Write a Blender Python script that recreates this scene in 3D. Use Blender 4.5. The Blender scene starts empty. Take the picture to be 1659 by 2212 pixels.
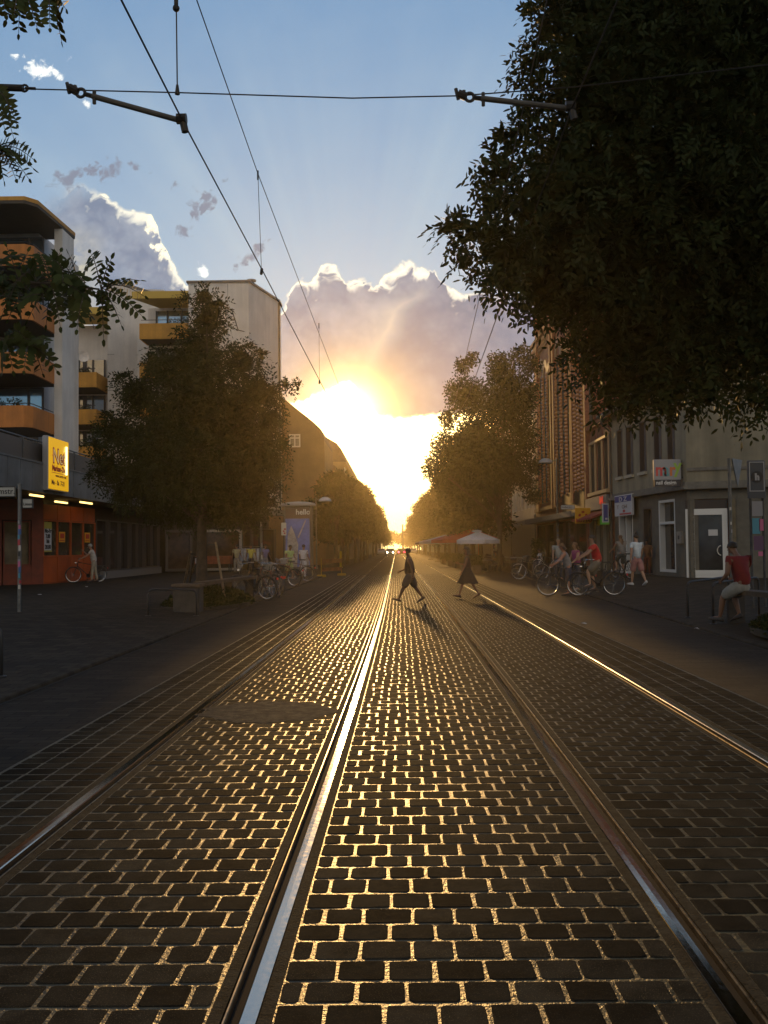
EXPO, SKYS, SUNE, SKYB = 0.0, 0.1, 2.1, (1.5, 3.3, 6.0)
HAZE, HAZEG = .00042, .82
import bpy, bmesh, math, random
import numpy as np
from mathutils import Vector, Matrix
random.seed(7); RNG = np.random.default_rng(7)
SC = bpy.context.scene; COL = SC.collection
R_ = math.radians
# ------------------------------------------------------------------ camera and survey helpers
FPX, CX, CY, CAMH = 2109., 829.5, 1106., 1.594
_p, _r, _y = R_(2.11), R_(-0.617), R_(0.704)
_F = Vector((-math.sin(_y)*math.cos(_p), math.cos(_y)*math.cos(_p), math.sin(_p)))
_Rt = Vector((math.cos(_y), math.sin(_y), 0)); _U = _Rt.cross(_F)
CR = _Rt*math.cos(_r) + _U*math.sin(_r); CU = _U*math.cos(_r) - _Rt*math.sin(_r)
def ray(u, v): return _F + CR*((u-CX)/FPX) - CU*((v-CY)/FPX)
def pz(x, y=0):                       # height of the ground beside the tracks (low kerb, then a gentle crossfall)
    if x < -4.2: return min(.16, .045 + .03*(-4.2-x))
    k = kerb_r(y)
    if x > k: return min(.24, .045 + .055*(x-k))
    return 0.
def kerb_r(y): return 5.55 + max(0, min(1.4, (y-14)*.03))
def G(u, v, z=None):                  # point where the line of sight meets the ground
    d = ray(u, v); zz = 0. if z is None else z
    for _ in range(6):
        t = (zz-CAMH)/d.z; x, y = d.x*t, d.y*t
        if z is None: zz = pz(x, y)
    return Vector((x, y, zz))
def P(u, v, Y): d = ray(u, v); t = Y/d.y; return Vector((d.x*t, Y, CAMH+d.z*t))
cam = bpy.data.cameras.new('camera'); cam.sensor_fit = 'VERTICAL'; cam.sensor_height = 36; cam.lens = FPX/2212*36
cam.clip_start = .1; cam.clip_end = 6000
co = bpy.data.objects.new('camera', cam); COL.objects.link(co); SC.camera = co
co.matrix_world = Matrix(((CR.x, CU.x, -_F.x, 0), (CR.y, CU.y, -_F.y, 0), (CR.z, CU.z, -_F.z, CAMH), (0, 0, 0, 1)))
SC.view_settings.view_transform = 'Standard'; SC.view_settings.look = 'None'; SC.view_settings.exposure = EXPO; SC.view_settings.gamma = 1
SC.cycles.use_denoising = True
SC.cycles.max_bounces = 6; SC.cycles.diffuse_bounces = 3; SC.cycles.glossy_bounces = 3; SC.cycles.volume_bounces = 0
SC.cycles.transmission_bounces = 4; SC.cycles.transparent_max_bounces = 6; SC.cycles.sample_clamp_indirect = 6
# ------------------------------------------------------------------ tiny node language
class X:
    def __init__(s, nt, o): s.nt, s.o = nt, o
    def _m(s, op, *a):
        n = s.nt.nodes.new('ShaderNodeMath'); n.operation = op
        for i, q in enumerate((s,)+a):
            if isinstance(q, X): s.nt.links.new(q.o, n.inputs[i])
            else: n.inputs[i].default_value = q
        return X(s.nt, n.outputs[0])
    def __add__(s, b): return s._m('ADD', b)
    def __sub__(s, b): return s._m('SUBTRACT', b)
    def __mul__(s, b): return s._m('MULTIPLY', b)
    def __truediv__(s, b): return s._m('DIVIDE', b)
    __radd__ = __add__; __rmul__ = __mul__
    def __rsub__(s, b): return (s*-1.)+b
    def max(s, b): return s._m('MAXIMUM', b)
    def min(s, b): return s._m('MINIMUM', b)
    def pow(s, b): return s._m('POWER', b)
    def exp(s): return s._m('EXPONENT')
    def sqrt(s): return s._m('SQRT')
    def abs(s): return s._m('ABSOLUTE')
    def step(s, lo, hi, a=0., b=1.):
        n = s.nt.nodes.new('ShaderNodeMapRange'); n.interpolation_type = 'SMOOTHSTEP'
        s.nt.links.new(s.o, n.inputs['Value'])
        for k, q in (('From Min', lo), ('From Max', hi), ('To Min', a), ('To Max', b)): n.inputs[k].default_value = q
        return X(s.nt, n.outputs[0])
    def lin(s, lo, hi, a=0., b=1.):
        n = s.nt.nodes.new('ShaderNodeMapRange'); s.nt.links.new(s.o, n.inputs['Value'])
        for k, q in (('From Min', lo), ('From Max', hi), ('To Min', a), ('To Max', b)): n.inputs[k].default_value = q
        return X(s.nt, n.outputs[0])
    def curve(s, pts):                # piecewise linear y(x), any range
        xs = [a for a, b in pts]; ys = [b for a, b in pts]; x0, x1, y0, y1 = min(xs), max(xs), min(ys), max(ys)
        n = s.nt.nodes.new('ShaderNodeFloatCurve'); c = n.mapping.curves[0]
        q = sorted(((a-x0)/(x1-x0), (b-y0)/(y1-y0)) for a, b in pts)
        c.points[0].location = q[0]; c.points[1].location = q[-1]
        for a in q[1:-1]: c.points.new(*a)
        for pt in c.points: pt.handle_type = 'VECTOR'
        n.mapping.update()
        t = s.lin(x0, x1); s.nt.links.new(t.o, n.inputs['Value'])
        return X(s.nt, n.outputs[0])*(y1-y0)+y0
def xyz(nt, vec):
    n = nt.nodes.new('ShaderNodeSeparateXYZ'); nt.links.new(vec, n.inputs[0]); return [X(nt, o) for o in n.outputs]
def comb(nt, *a):
    n = nt.nodes.new('ShaderNodeCombineXYZ')
    for i, q in enumerate(a):
        if isinstance(q, X): nt.links.new(q.o, n.inputs[i])
        else: n.inputs[i].default_value = q
    return n.outputs[0]
def noise(nt, vec, scale, detail=4, rough=.55, dist=0.):
    n = nt.nodes.new('ShaderNodeTexNoise'); nt.links.new(vec, n.inputs['Vector'])
    n.inputs['Scale'].default_value = scale; n.inputs['Detail'].default_value = detail; n.inputs['Roughness'].default_value = rough; n.inputs['Distortion'].default_value = dist
    return X(nt, n.outputs[0])
def mixc(nt, f, a, b, mode='MIX'):
    n = nt.nodes.new('ShaderNodeMix'); n.data_type = 'RGBA'; n.blend_type = mode; n.clamp_factor = True
    for i, q in ((0, f), (6, a), (7, b)):
        if isinstance(q, X): q = q.o
        if isinstance(q, bpy.types.NodeSocket): nt.links.new(q, n.inputs[i])
        else: n.inputs[i].default_value = q if i == 0 else (tuple(q)+(1,))[:4]
    return n.outputs[2]
# ------------------------------------------------------------------ sky
W = bpy.data.worlds.new('World'); SC.world = W; W.use_nodes = True
def make_sky():
    nt = W.node_tree; bg = nt.nodes['Background']
    _d = ray(752, 893); SUN = _d.normalized()
    el = math.asin(SUN.z); az = math.atan2(SUN.x, SUN.y)
    sky = nt.nodes.new('ShaderNodeTexSky'); sky.sky_type = 'NISHITA'; sky.sun_disc = False
    sky.sun_elevation = el; sky.sun_rotation = az; sky.altitude = 60; sky.air_density = 1.0; sky.dust_density = 1.2; sky.ozone_density = 1.6
    tc = nt.nodes.new('ShaderNodeTexCoord'); dx, dy, dz = xyz(nt, tc.outputs['Generated'])
    front = dy.step(.25, .6)
    dyc = dy.max(.15)
    U = (dx/dyc)*FPX + 856.3; V = 1183.4 - (dz/dyc)*FPX       # azimuth and height angles of the sky (degrees would do as well)
    s = 1/100.
    def T(u, v): d = ray(u, v); return 856.3+FPX*d.x/d.y, 1183.4-FPX*d.z/d.y
    def TT(pts): return [T(*a) for a in pts]
    wob = noise(nt, comb(nt, U*s, V*s, 3.), 1.6, 3, .5); wob2 = noise(nt, comb(nt, U*s, V*s, 9.), 1.6, 3, .5)
    q = comb(nt, U*s+wob*.5, V*s+wob2*.5, 0.)
    big = noise(nt, q, .9, 5, .6); fine = noise(nt, q, 4.2, 6, .66); bil = noise(nt, q, 2.0, 3, .5, .6)
    def lobes(sc, z):
        n = nt.nodes.new('ShaderNodeTexVoronoi'); n.feature = 'SMOOTH_F1'; n.inputs['Smoothness'].default_value = .25; n.inputs['Scale'].default_value = sc
        nt.links.new(comb(nt, U*s+wob*.35, V*s+wob2*.35, z), n.inputs['Vector']); return X(nt, n.outputs['Distance'])
    l1, l2, l3 = lobes(1.5, .3), lobes(3.4, 1.7), lobes(7., 4.)
    puff = (.42-l1)*46. + (.42-l2)*30. + (.42-l3)*13. + (fine-.5)*22.
    # sun glow in the hazy air
    SU, SV = T(752, 893)
    ru = U-SU; rv = V-SV; rs = (ru*ru + rv*rv*1.15).sqrt()
    g1 = (rs*(-1/30.)).exp(); g2 = (rs*(-1/88.)).exp(); g3 = (rs*(-1/420.)).exp()
    # cloud bank: upper outline over azimuth
    top = U.curve(TT([(-900, 800), (-300, 760), (20, 570), (85, 462), (110, 420), (160, 402), (215, 404), (240, 420), (262, 444), (300, 452), (322, 448), (345, 500), (360, 540), (374, 568),
                   (392, 590), (412, 628), (455, 680), (520, 720), (580, 700), (606, 660), (622, 645), (640, 606), (676, 602), (690, 576), (715, 568), (735, 578), (752, 612), (772, 600), (815, 606), (845, 584),
                   (868, 566), (890, 562), (915, 576), (940, 576), (958, 606), (1000, 620), (1060, 632), (1150, 644), (1400, 664), (2000, 720), (2600, 800)]))
    e = V - top + puff*.62            # > 0 inside the cloud
    soft = U.step(T(60, 450)[0], T(240, 450)[0], 90., 7.)   # the far left of the bank has a soft edge
    cloud = (e/soft).step(-.5, 1.)
    bot = U.curve(TT([(-500, 900), (560, 872), (650, 868), (700, 846), (752, 822), (790, 860), (812, 899), (870, 902), (975, 892), (1300, 860), (2200, 880)]))
    gap = (V - bot + (fine-.5)*12. + (.42-l3)*10.).step(-7., 8.)
    rimw = (bil-.40).max(0.)*150. + 4.
    rim = cloud * ((e/rimw).step(.15, 1.3, 1., 0.)) * U.step(T(90, 450)[0], T(230, 450)[0]) * U.step(T(1120, 600)[0], T(980, 600)[0])
    shade = ((.45-l1)*1.1 + (.45-l2)*.8 + (.45-l3)*.5)          # lit bellies and dim folds of the billows
    # the nearer, darker head of cloud on the right and the lit edge along it
    pb = V.curve([(b, a) for a, b in TT([(960, 300), (930, 585), (915, 600), (900, 640), (872, 655), (848, 672), (832, 720), (800, 770), (778, 810), (768, 900), (768, 1100)])])
    dd = U - pb + puff*.4
    dark = dd.step(-4., 50.)
    lit2 = (dd.abs()*(-1/38.)).exp() * (1.-dark*.8) * V.step(590, 690) * V.step(860, 700)
    # sunbeams fanning out in the blue
    at = nt.nodes.new('ShaderNodeMath'); at.operation = 'ARCTAN2'; nt.links.new(ru.o, at.inputs[0]); nt.links.new((rv*-1.).o, at.inputs[1])
    beam = noise(nt, comb(nt, X(nt, at.outputs[0])*4.2, 0., 0.), 1., 3, .55)
    blue = mixc(nt, .80, sky.outputs[0], SKYB)
    hz = V.curve([(-400, 0), (-80, .12), (280, .50), (600, .85), (1200, 1)])
    blue = mixc(nt, (hz*.62 + (big-.5)*.22 + g3*.22 + (beam-.5)*1.1*V.step(-100., 350.)).max(0.).min(1.), blue, (4.7, 6.0, 6.9))
    body = mixc(nt, (big.step(.35, .7)*.5 + shade*.62 + .22).max(0.).min(1.), (2.15, 2.7, 3.8), (3.9, 4.4, 5.3))
    body = mixc(nt, dark*.7, body, mixc(nt, (shade*.9+.35).max(0.).min(1.), (1.5, 2.0, 3.1), (2.2, 2.7, 3.75)))
    body = mixc(nt, (lit2*.85).min(1.), body, (6.6, 6.2, 5.6))
    body = mixc(nt, ((U-T(150, 540)[0])*(1/95.)).abs().step(1., 0.) * V.step(T(150, 470)[1], T(150, 560)[1]) * .9 * big.step(.36, .58), body, (7.2, 6.5, 4.6))
    body = mixc(nt, (g2*1.2).min(1.), body, (13., 6.4, 1.5))
    col = mixc(nt, cloud, blue, body)
    col = mixc(nt, rim*(g3*.6+.6), col, (14., 13.3, 10.6))
    def scrap(u, v, a, b, rot, thr=.5):
        u, v = T(u, v); c_, s_ = math.cos(R_(rot)), math.sin(R_(rot))
        x = ((U-u)*c_ + (V-v)*s_)*(1/a); y = ((V-v)*c_ - (U-u)*s_)*(1/b)
        r = (x*x+y*y).sqrt()
        return (1.2 - r + (fine-.5)*3.0 + (.42-l2)*1.2 + (.42-l3)*.9).step(thr-.25, thr+.5)
    for a in ((332, 480, 24, 50, -16, .3), (366, 556, 22, 48, -30, .3), (292, 452, 34, 15, 12, .35), (392, 586, 20, 14, 20, .35), (236, 424, 26, 12, 20, .5)):      # sunlit flank of the left bank
        col = mixc(nt, scrap(*a)*cloud*(fine.step(.3, .55)*.6+.4), col, (13.5, 12.6, 9.4))
    for a in ((442, 438, 56, 30, -48), (400, 498, 34, 20, -50), (540, 556, 50, 18, -22), (566, 534, 18, 24, 0), (240, 366, 70, 30, -8), (150, 385, 66, 26, -24), (382, 398, 24, 14, -30, .7)):
        col = mixc(nt, scrap(*a)*.9, col, (2.45, 2.7, 3.5))
    for a in ((80, 150, 50, 25, 18), (120, 158, 26, 18, 70), (155, 125, 18, 11, 40, .7), (190, 226, 14, 11, 30, .65), (438, 584, 13, 17, 0), (28, 118, 16, 9, 0, .8)):
        col = mixc(nt, scrap(*a), col, (11., 11.3, 10.9))
    # clear strip of burning sky under the bank
    gapc = mixc(nt, ((V-880.)*(1/260.)).max(0.).min(1.), (60., 46., 20.), (30., 22., 9.))
    near = ((U-830.).abs()).step(420., 180.)
    gapc = mixc(nt, near, (3.2, 2.5, 1.8), gapc)
    col = mixc(nt, gap*U.step(3000, 1200), col, gapc)
    col = mixc(nt, (g1*1.1).min(1.), col, (200., 140., 50.))
    col = mixc(nt, dz.step(.0, -.02), col, (.3, .28, .25))
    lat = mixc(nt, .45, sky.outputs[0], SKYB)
    # bright warm clouds added behind the camera, unseen, to light walls facing it
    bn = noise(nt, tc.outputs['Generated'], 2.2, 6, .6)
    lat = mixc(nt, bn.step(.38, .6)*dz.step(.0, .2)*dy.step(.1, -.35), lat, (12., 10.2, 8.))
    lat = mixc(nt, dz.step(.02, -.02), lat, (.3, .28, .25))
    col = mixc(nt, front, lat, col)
    col = mixc(nt, dz.step(.50, .72, 0., .62), col, (.25, .5, 1.1))  # zenith above the view darkened to dim the light on the ground
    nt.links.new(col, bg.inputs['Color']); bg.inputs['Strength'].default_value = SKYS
    l = bpy.data.lights.new('sun', 'SUN'); l.energy = SUNE; l.angle = R_(1.6); l.color = (1., .56, .18)
    lo = bpy.data.objects.new('sun', l); COL.objects.link(lo)
    lo.rotation_euler = SUN.to_track_quat('Z', 'Y').to_euler()
    W.cycles.sampling_method = 'MANUAL'; W.cycles.sample_map_resolution = 2048
EOF_SKY = make_sky()
# ------------------------------------------------------------------ materials
MATS = {}
def mat(name, col, rough=.8, metal=0., var=.0, scale=3., bump=0., bscale=40., spec=.5, emit=None, trans=0., col2=None, coat=0., streak=0.):
    if name in MATS: return MATS[name]
    m = bpy.data.materials.new(name); m.use_nodes = True; nt = m.node_tree; b = nt.nodes['Principled BSDF']
    b.inputs['Base Color'].default_value = (*col, 1); b.inputs['Roughness'].default_value = rough; b.inputs['Metallic'].default_value = metal
    b.inputs['Specular IOR Level'].default_value = spec; b.inputs['Coat Weight'].default_value = coat
    tc = nt.nodes.new('ShaderNodeTexCoord'); v = tc.outputs['Object']
    if var or col2:
        n = noise(nt, v, scale, 5, .62)
        c2 = col2 or tuple(c*(1-var) for c in col); c1 = col if col2 else tuple(min(1, c*(1+var)) for c in col)
        cc = mixc(nt, n.step(.32, .68), c2, c1)
        if streak:                    # rain streaks and grime running down the wall
            x_, y_, z_ = xyz(nt, v); sn = noise(nt, comb(nt, x_*2.6, y_*2.6, z_*.16), 1., 4, .65); sn2 = noise(nt, v, .35, 4, .6)
            cc = mixc(nt, 1., cc, mixc(nt, ((sn-.5)*1.6+(sn2-.5)*1.2+.5).max(0.).min(1.), (1.-streak,)*3, (1.05, 1.04, 1.02)), 'MULTIPLY')
        nt.links.new(cc, b.inputs['Base Color'])
        nt.links.new((n*.25+(rough-.12)).o, b.inputs['Roughness'])
    if bump:
        n2 = noise(nt, v, bscale, 4, .6); bp = nt.nodes.new('ShaderNodeBump'); bp.inputs['Strength'].default_value = bump; bp.inputs['Distance'].default_value = .02
        nt.links.new(n2.o, bp.inputs['Height']); nt.links.new(bp.outputs[0], b.inputs['Normal'])
    if emit: b.inputs['Emission Color'].default_value = (*emit[0], 1); b.inputs['Emission Strength'].default_value = emit[1]
    if trans: b.inputs['Transmission Weight'].default_value = trans
    MATS[name] = m; return m
# ------------------------------------------------------------------ mesh builder
class MB:
    def __init__(s): s.v = []; s.f = []; s.m = []; s.cm = 0
    def add(s, vs, fs):
        o = len(s.v); s.v += [tuple(a) for a in vs]; s.f += [tuple(i+o for i in f) for f in fs]; s.m += [s.cm]*len(fs); return s
    def quad(s, a, b, c, d): return s.add((a, b, c, d), ((0, 1, 2, 3),))
    def hexa(s, p): return s.add(p, ((0, 3, 2, 1), (4, 5, 6, 7), (0, 1, 5, 4), (1, 2, 6, 5), (2, 3, 7, 6), (3, 0, 4, 7)))
    def box(s, x0, x1, y0, y1, z0, z1):
        return s.hexa([(x0, y0, z0), (x1, y0, z0), (x1, y1, z0), (x0, y1, z0), (x0, y0, z1), (x1, y0, z1), (x1, y1, z1), (x0, y1, z1)])
    def rbox(s, x0, x1, y0, y1, z0, z1, r=.02):           # box with chamfered vertical and top edges
        def ring(i, z): return [(x0+i+r, y0+i, z), (x1-i-r, y0+i, z), (x1-i, y0+i+r, z), (x1-i, y1-i-r, z), (x1-i-r, y1-i, z), (x0+i+r, y1-i, z), (x0+i, y1-i-r, z), (x0+i, y0+i+r, z)]
        return s.loft([ring(0, z0), ring(0, z1-r), ring(r, z1)], True)
    def loft(s, rings, cap=True, closed=True):
        n = len(rings[0]); vs = [p for r in rings for p in r]; fs = []
        for k in range(len(rings)-1):
            for i in range(n if closed else n-1):
                j = (i+1) % n; fs.append((k*n+i, k*n+j, (k+1)*n+j, (k+1)*n+i))
        if cap: fs.append(tuple(range(n-1, -1, -1))); fs.append(tuple((len(rings)-1)*n+i for i in range(n)))
        return s.add(vs, fs)
    def tube(s, pts, r, n=8, cap=True):                   # round bar through points, r a number or a list
        pts = [Vector(p) for p in pts]; rs = r if isinstance(r, (list, tuple)) else [r]*len(pts); rings = []
        for i, p in enumerate(pts):
            d = (pts[min(i+1, len(pts)-1)]-pts[max(i-1, 0)]).normalized()
            a = d.cross(Vector((0, 0, 1)) if abs(d.z) < .95 else Vector((1, 0, 0))).normalized(); b = d.cross(a)
            rings.append([p + (a*math.cos(t)+b*math.sin(t))*rs[i] for t in (k*2*math.pi/n for k in range(n))])
        return s.loft(rings, cap)
    def lathe(s, prof, c=(0, 0, 0), n=16, cap=True):
        return s.loft([[(c[0]+r*math.cos(t), c[1]+r*math.sin(t), c[2]+z) for t in (k*2*math.pi/n for k in range(n))] for r, z in prof], cap)
    def torus(s, c, ax, R, r, n=28, k=6):                  # ring round axis ax
        ax = Vector(ax).normalized(); a = ax.cross(Vector((0, 0, 1)) if abs(ax.z) < .9 else Vector((1, 0, 0))).normalized(); b = ax.cross(a); c = Vector(c)
        vs = []; fs = []
        for i in range(n):
            t = 2*math.pi*i/n; d = a*math.cos(t)+b*math.sin(t)
            for j in range(k):
                q = 2*math.pi*j/k; vs.append(c+d*(R+r*math.cos(q))+ax*r*math.sin(q))
        for i in range(n):
            for j in range(k): fs.append((i*k+j, ((i+1) % n)*k+j, ((i+1) % n)*k+(j+1) % k, i*k+(j+1) % k))
        return s.add(vs, fs)
    def prism(s, poly, off):                               # polygon of 3-d points pushed along off
        off = Vector(off); n = len(poly); q = [Vector(p) for p in poly]
        return s.add(q+[p+off for p in q], [tuple(range(n-1, -1, -1)), tuple(range(n, 2*n))]+[(i, (i+1) % n, n+(i+1) % n, n+i) for i in range(n)])
    def ball(s, c, r, n=10, k=6):
        rx, ry, rz = (r, r, r) if not isinstance(r, tuple) else r
        return s.loft([[(c[0]+rx*math.sin(a)*math.cos(t), c[1]+ry*math.sin(a)*math.sin(t), c[2]-rz*math.cos(a)) for t in (i*2*math.pi/n for i in range(n))] for a in (math.pi*(j+.02)/(k+.04) for j in range(k+1))])
    def build(s, name, mats, parent=None, smooth=False, loc=None):
        me = bpy.data.meshes.new(name); me.from_pydata(s.v, [], s.f)
        mats = mats if isinstance(mats, (list, tuple)) else [mats]
        for m in mats: me.materials.append(m)
        if len(mats) > 1: me.polygons.foreach_set('material_index', s.m)
        me.update()
        if smooth: me.shade_smooth()
        o = bpy.data.objects.new(name, me); COL.objects.link(o)
        if parent: o.parent = parent
        if loc: o.location = loc
        return o
class FB(MB):                                              # facade builder: s along the wall, d out of it, z up
    def __init__(s, a, b):
        super().__init__(); s.a = Vector((a[0], a[1], 0)); e = Vector((b[0]-a[0], b[1]-a[1], 0)); s.L = e.length; s.e = e/s.L; s.n = Vector((s.e.y, -s.e.x, 0))
    def pt(s, q, d, z): return s.a + s.e*q + s.n*d + Vector((0, 0, z))
    def fbox(s, q0, q1, d0, d1, z0, z1):
        p = s.pt; return s.hexa([p(q0, d0, z0), p(q1, d0, z0), p(q1, d1, z0), p(q0, d1, z0), p(q0, d0, z1), p(q1, d0, z1), p(q1, d1, z1), p(q0, d1, z1)])
def tag(o, label=None, cat=None, group=None, kind=None):
    for k, v in (('label', label), ('category', cat), ('group', group), ('kind', kind)):
        if v: o[k] = v
    return o
def thing(name, label, cat, loc=(0, 0, 0), rz=0, group=None):
    o = bpy.data.objects.new(name, None); COL.objects.link(o); o.location = loc; o.rotation_euler = (0, 0, rz); o.empty_display_size = .2
    return tag(o, label, cat, group)
def copy_tree(o, parent=None):
    c = o.copy(); COL.objects.link(c)
    if parent: c.parent = parent
    for ch in list(o.children): copy_tree(ch, c)
    return c
def text(s, size, m, parent, loc, rot, name='lettering', ext=.004, align='LEFT', sx=1., bold=0.):
    cu = bpy.data.curves.new(name, 'FONT'); cu.body = s; cu.size = size; cu.extrude = ext; cu.align_x = align; cu.offset = bold; cu.resolution_u = 3
    tmp = bpy.data.objects.new(name, cu); me = bpy.data.meshes.new_from_object(tmp); bpy.data.objects.remove(tmp); me.materials.clear(); me.materials.append(m); me.name = name
    o = bpy.data.objects.new(name, me); COL.objects.link(o); o.parent = parent; o.location = loc; o.rotation_euler = rot; o.scale = (sx, 1, 1); return o
# ------------------------------------------------------------------ ground
def bend(y): return -.19*max(0., (30-y)/30)**2            # the tracks curve very slightly near the camera
RAILX = (-1.88, -.40, 1.32, 2.80)
def ground():
    m_far = mat('far ground', (.07, .065, .055), .9, var=.3, scale=.05)
    MB().quad((-400, -60, -.05), (400, -60, -.05), (400, 780, -.05), (-400, 780, -.05)).build('ground', m_far)['kind'] = 'structure'
    ys = [-6+.8*i for i in range(20)] + [10+2.5*i for i in range(12)] + [40+20*i for i in range(9)] + [240, 320, 450, 640]
    m_as = slabs('worn road slabs', (.034, .029, .023), .40, .13, .014, .22)
    m_pv = slabs('pavement slabs', (.040, .034, .026), .30, .30, .018, .25)
    def strip(f0, f1, z): # sheet between two edges
        b = MB(); vs = []; fs = []
        for i, y in enumerate(ys): vs += [(f0(y), y, z), (f1(y), y, z)]
        for i in range(len(ys)-1): fs.append((2*i, 2*i+1, 2*i+3, 2*i+2))
        return b.add(vs, fs)
    strip(lambda y: -4.32, lambda y: SETL+bend(y), -.004).build('road', m_as)['kind'] = 'structure'
    strip(lambda y: SETR+bend(y), lambda y: kerb_r(y)+.12, -.004).build('road', m_as)['kind'] = 'structure'
    m_bed = mat('joint mortar', (.080, .068, .036), .35, var=.45, scale=7., bump=.5, bscale=45., spec=.21)
    ed = [SETL]+[q for r in RAILX for q in (r-RW+.02, r+RW-.02)]+[SETR]; bb = MB()
    for k in range(0, 10, 2):
        o = len(bb.v); bb.v += [(x+bend(y), y, -.0016) for y in ys for x in (ed[k], ed[k+1])]; bb.f += [(o+2*i, o+2*i+1, o+2*i+3, o+2*i+2) for i in range(len(ys)-1)]; bb.m += [0]*(len(ys)-1)
    bb.build('track_bed', m_bed)['kind'] = 'structure'
    for side in (-1, 1):
        b = MB(); xs = [0, .0, .14, .14, 1, 2, 3, 4, 8, 14, 30] ; vs = []; fs = []
        for y in ys:
            k = -4.2 if side < 0 else kerb_r(y)
            for j, dx in enumerate(xs[3:]): x = k+side*dx; vs.append((x, y, pz(x, y)))
        n = len(xs)-3
        for i in range(len(ys)-1):
            for j in range(n-1):
                q = (i*n+j, i*n+j+1, (i+1)*n+j+1, (i+1)*n+j); fs.append(q if side > 0 else q[::-1])
        b.add(vs, fs).build('pavement', m_pv)['kind'] = 'structure'
        b = MB(); rr = []
        for y in ys:
            k = -4.2 if side < 0 else kerb_r(y)
            rr.append([(k+side*a, y, z) for a, z in ((-.005, -.06), (0, .030), (.016, .045), (.145, .050), (.145, -.06))])
        b.loft(rr).build('kerb', mat('kerb stone', (.040, .035, .028), .9, var=.4, scale=4., bump=.4, bscale=60, spec=.1))['kind'] = 'structure'
        b = MB(); g = []
        for y in ys:
            k = -4.2 if side < 0 else kerb_r(y); g.append([(k-side*.012, y, .0008), (k-side*.05, y, .0008)])
        b.loft(g, cap=False, closed=False).build('gutter', mat('dark gutter strip', (.012, .011, .01), .9))['kind'] = 'structure'  # thin dark strip along the foot of the kerb
def slabs(name, col, w, h, gap, dark):
    m = bpy.data.materials.new(name); m.use_nodes = True; nt = m.node_tree; b = nt.nodes['Principled BSDF']
    tc = nt.nodes.new('ShaderNodeTexCoord'); v = tc.outputs['Object']
    br = nt.nodes.new('ShaderNodeTexBrick'); nt.links.new(v, br.inputs['Vector'])
    for k, q in (('Scale', 1.), ('Mortar Size', gap*.5), ('Mortar Smooth', .3), ('Brick Width', w), ('Row Height', h), ('Bias', 0.)): br.inputs[k].default_value = q
    br.inputs['Color1'].default_value = (*[c*.68 for c in col], 1); br.inputs['Color2'].default_value = (*[c*1.3 for c in col], 1); br.inputs['Mortar'].default_value = (*[c*dark for c in col], 1)
    n = noise(nt, v, .7, 5, .65); n2 = noise(nt, v, 14., 4, .6); n3 = noise(nt, v, 260., 2, .6)
    nt.links.new(mixc(nt, 1., br.outputs[0], mixc(nt, (n*.7+n2*.3).step(.3, .7), (.62, .62, .6), (1.2, 1.16, 1.1)), 'MULTIPLY'), b.inputs['Base Color'])
    nt.links.new((n*.2+.75).o, b.inputs['Roughness']); b.inputs['Specular IOR Level'].default_value = .10
    bp = nt.nodes.new('ShaderNodeBump'); bp.inputs['Strength'].default_value = .35; bp.inputs['Distance'].default_value = .006
    nt.links.new((n3*.5+n2-X(nt, br.outputs[1])*1.5).o, bp.inputs['Height']); nt.links.new(bp.outputs[0], b.inputs['Normal'])
    return m
SETL, SETR = -2.78, 3.70
RW = .112                                                  # half width of the strip each rail lies in
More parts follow.
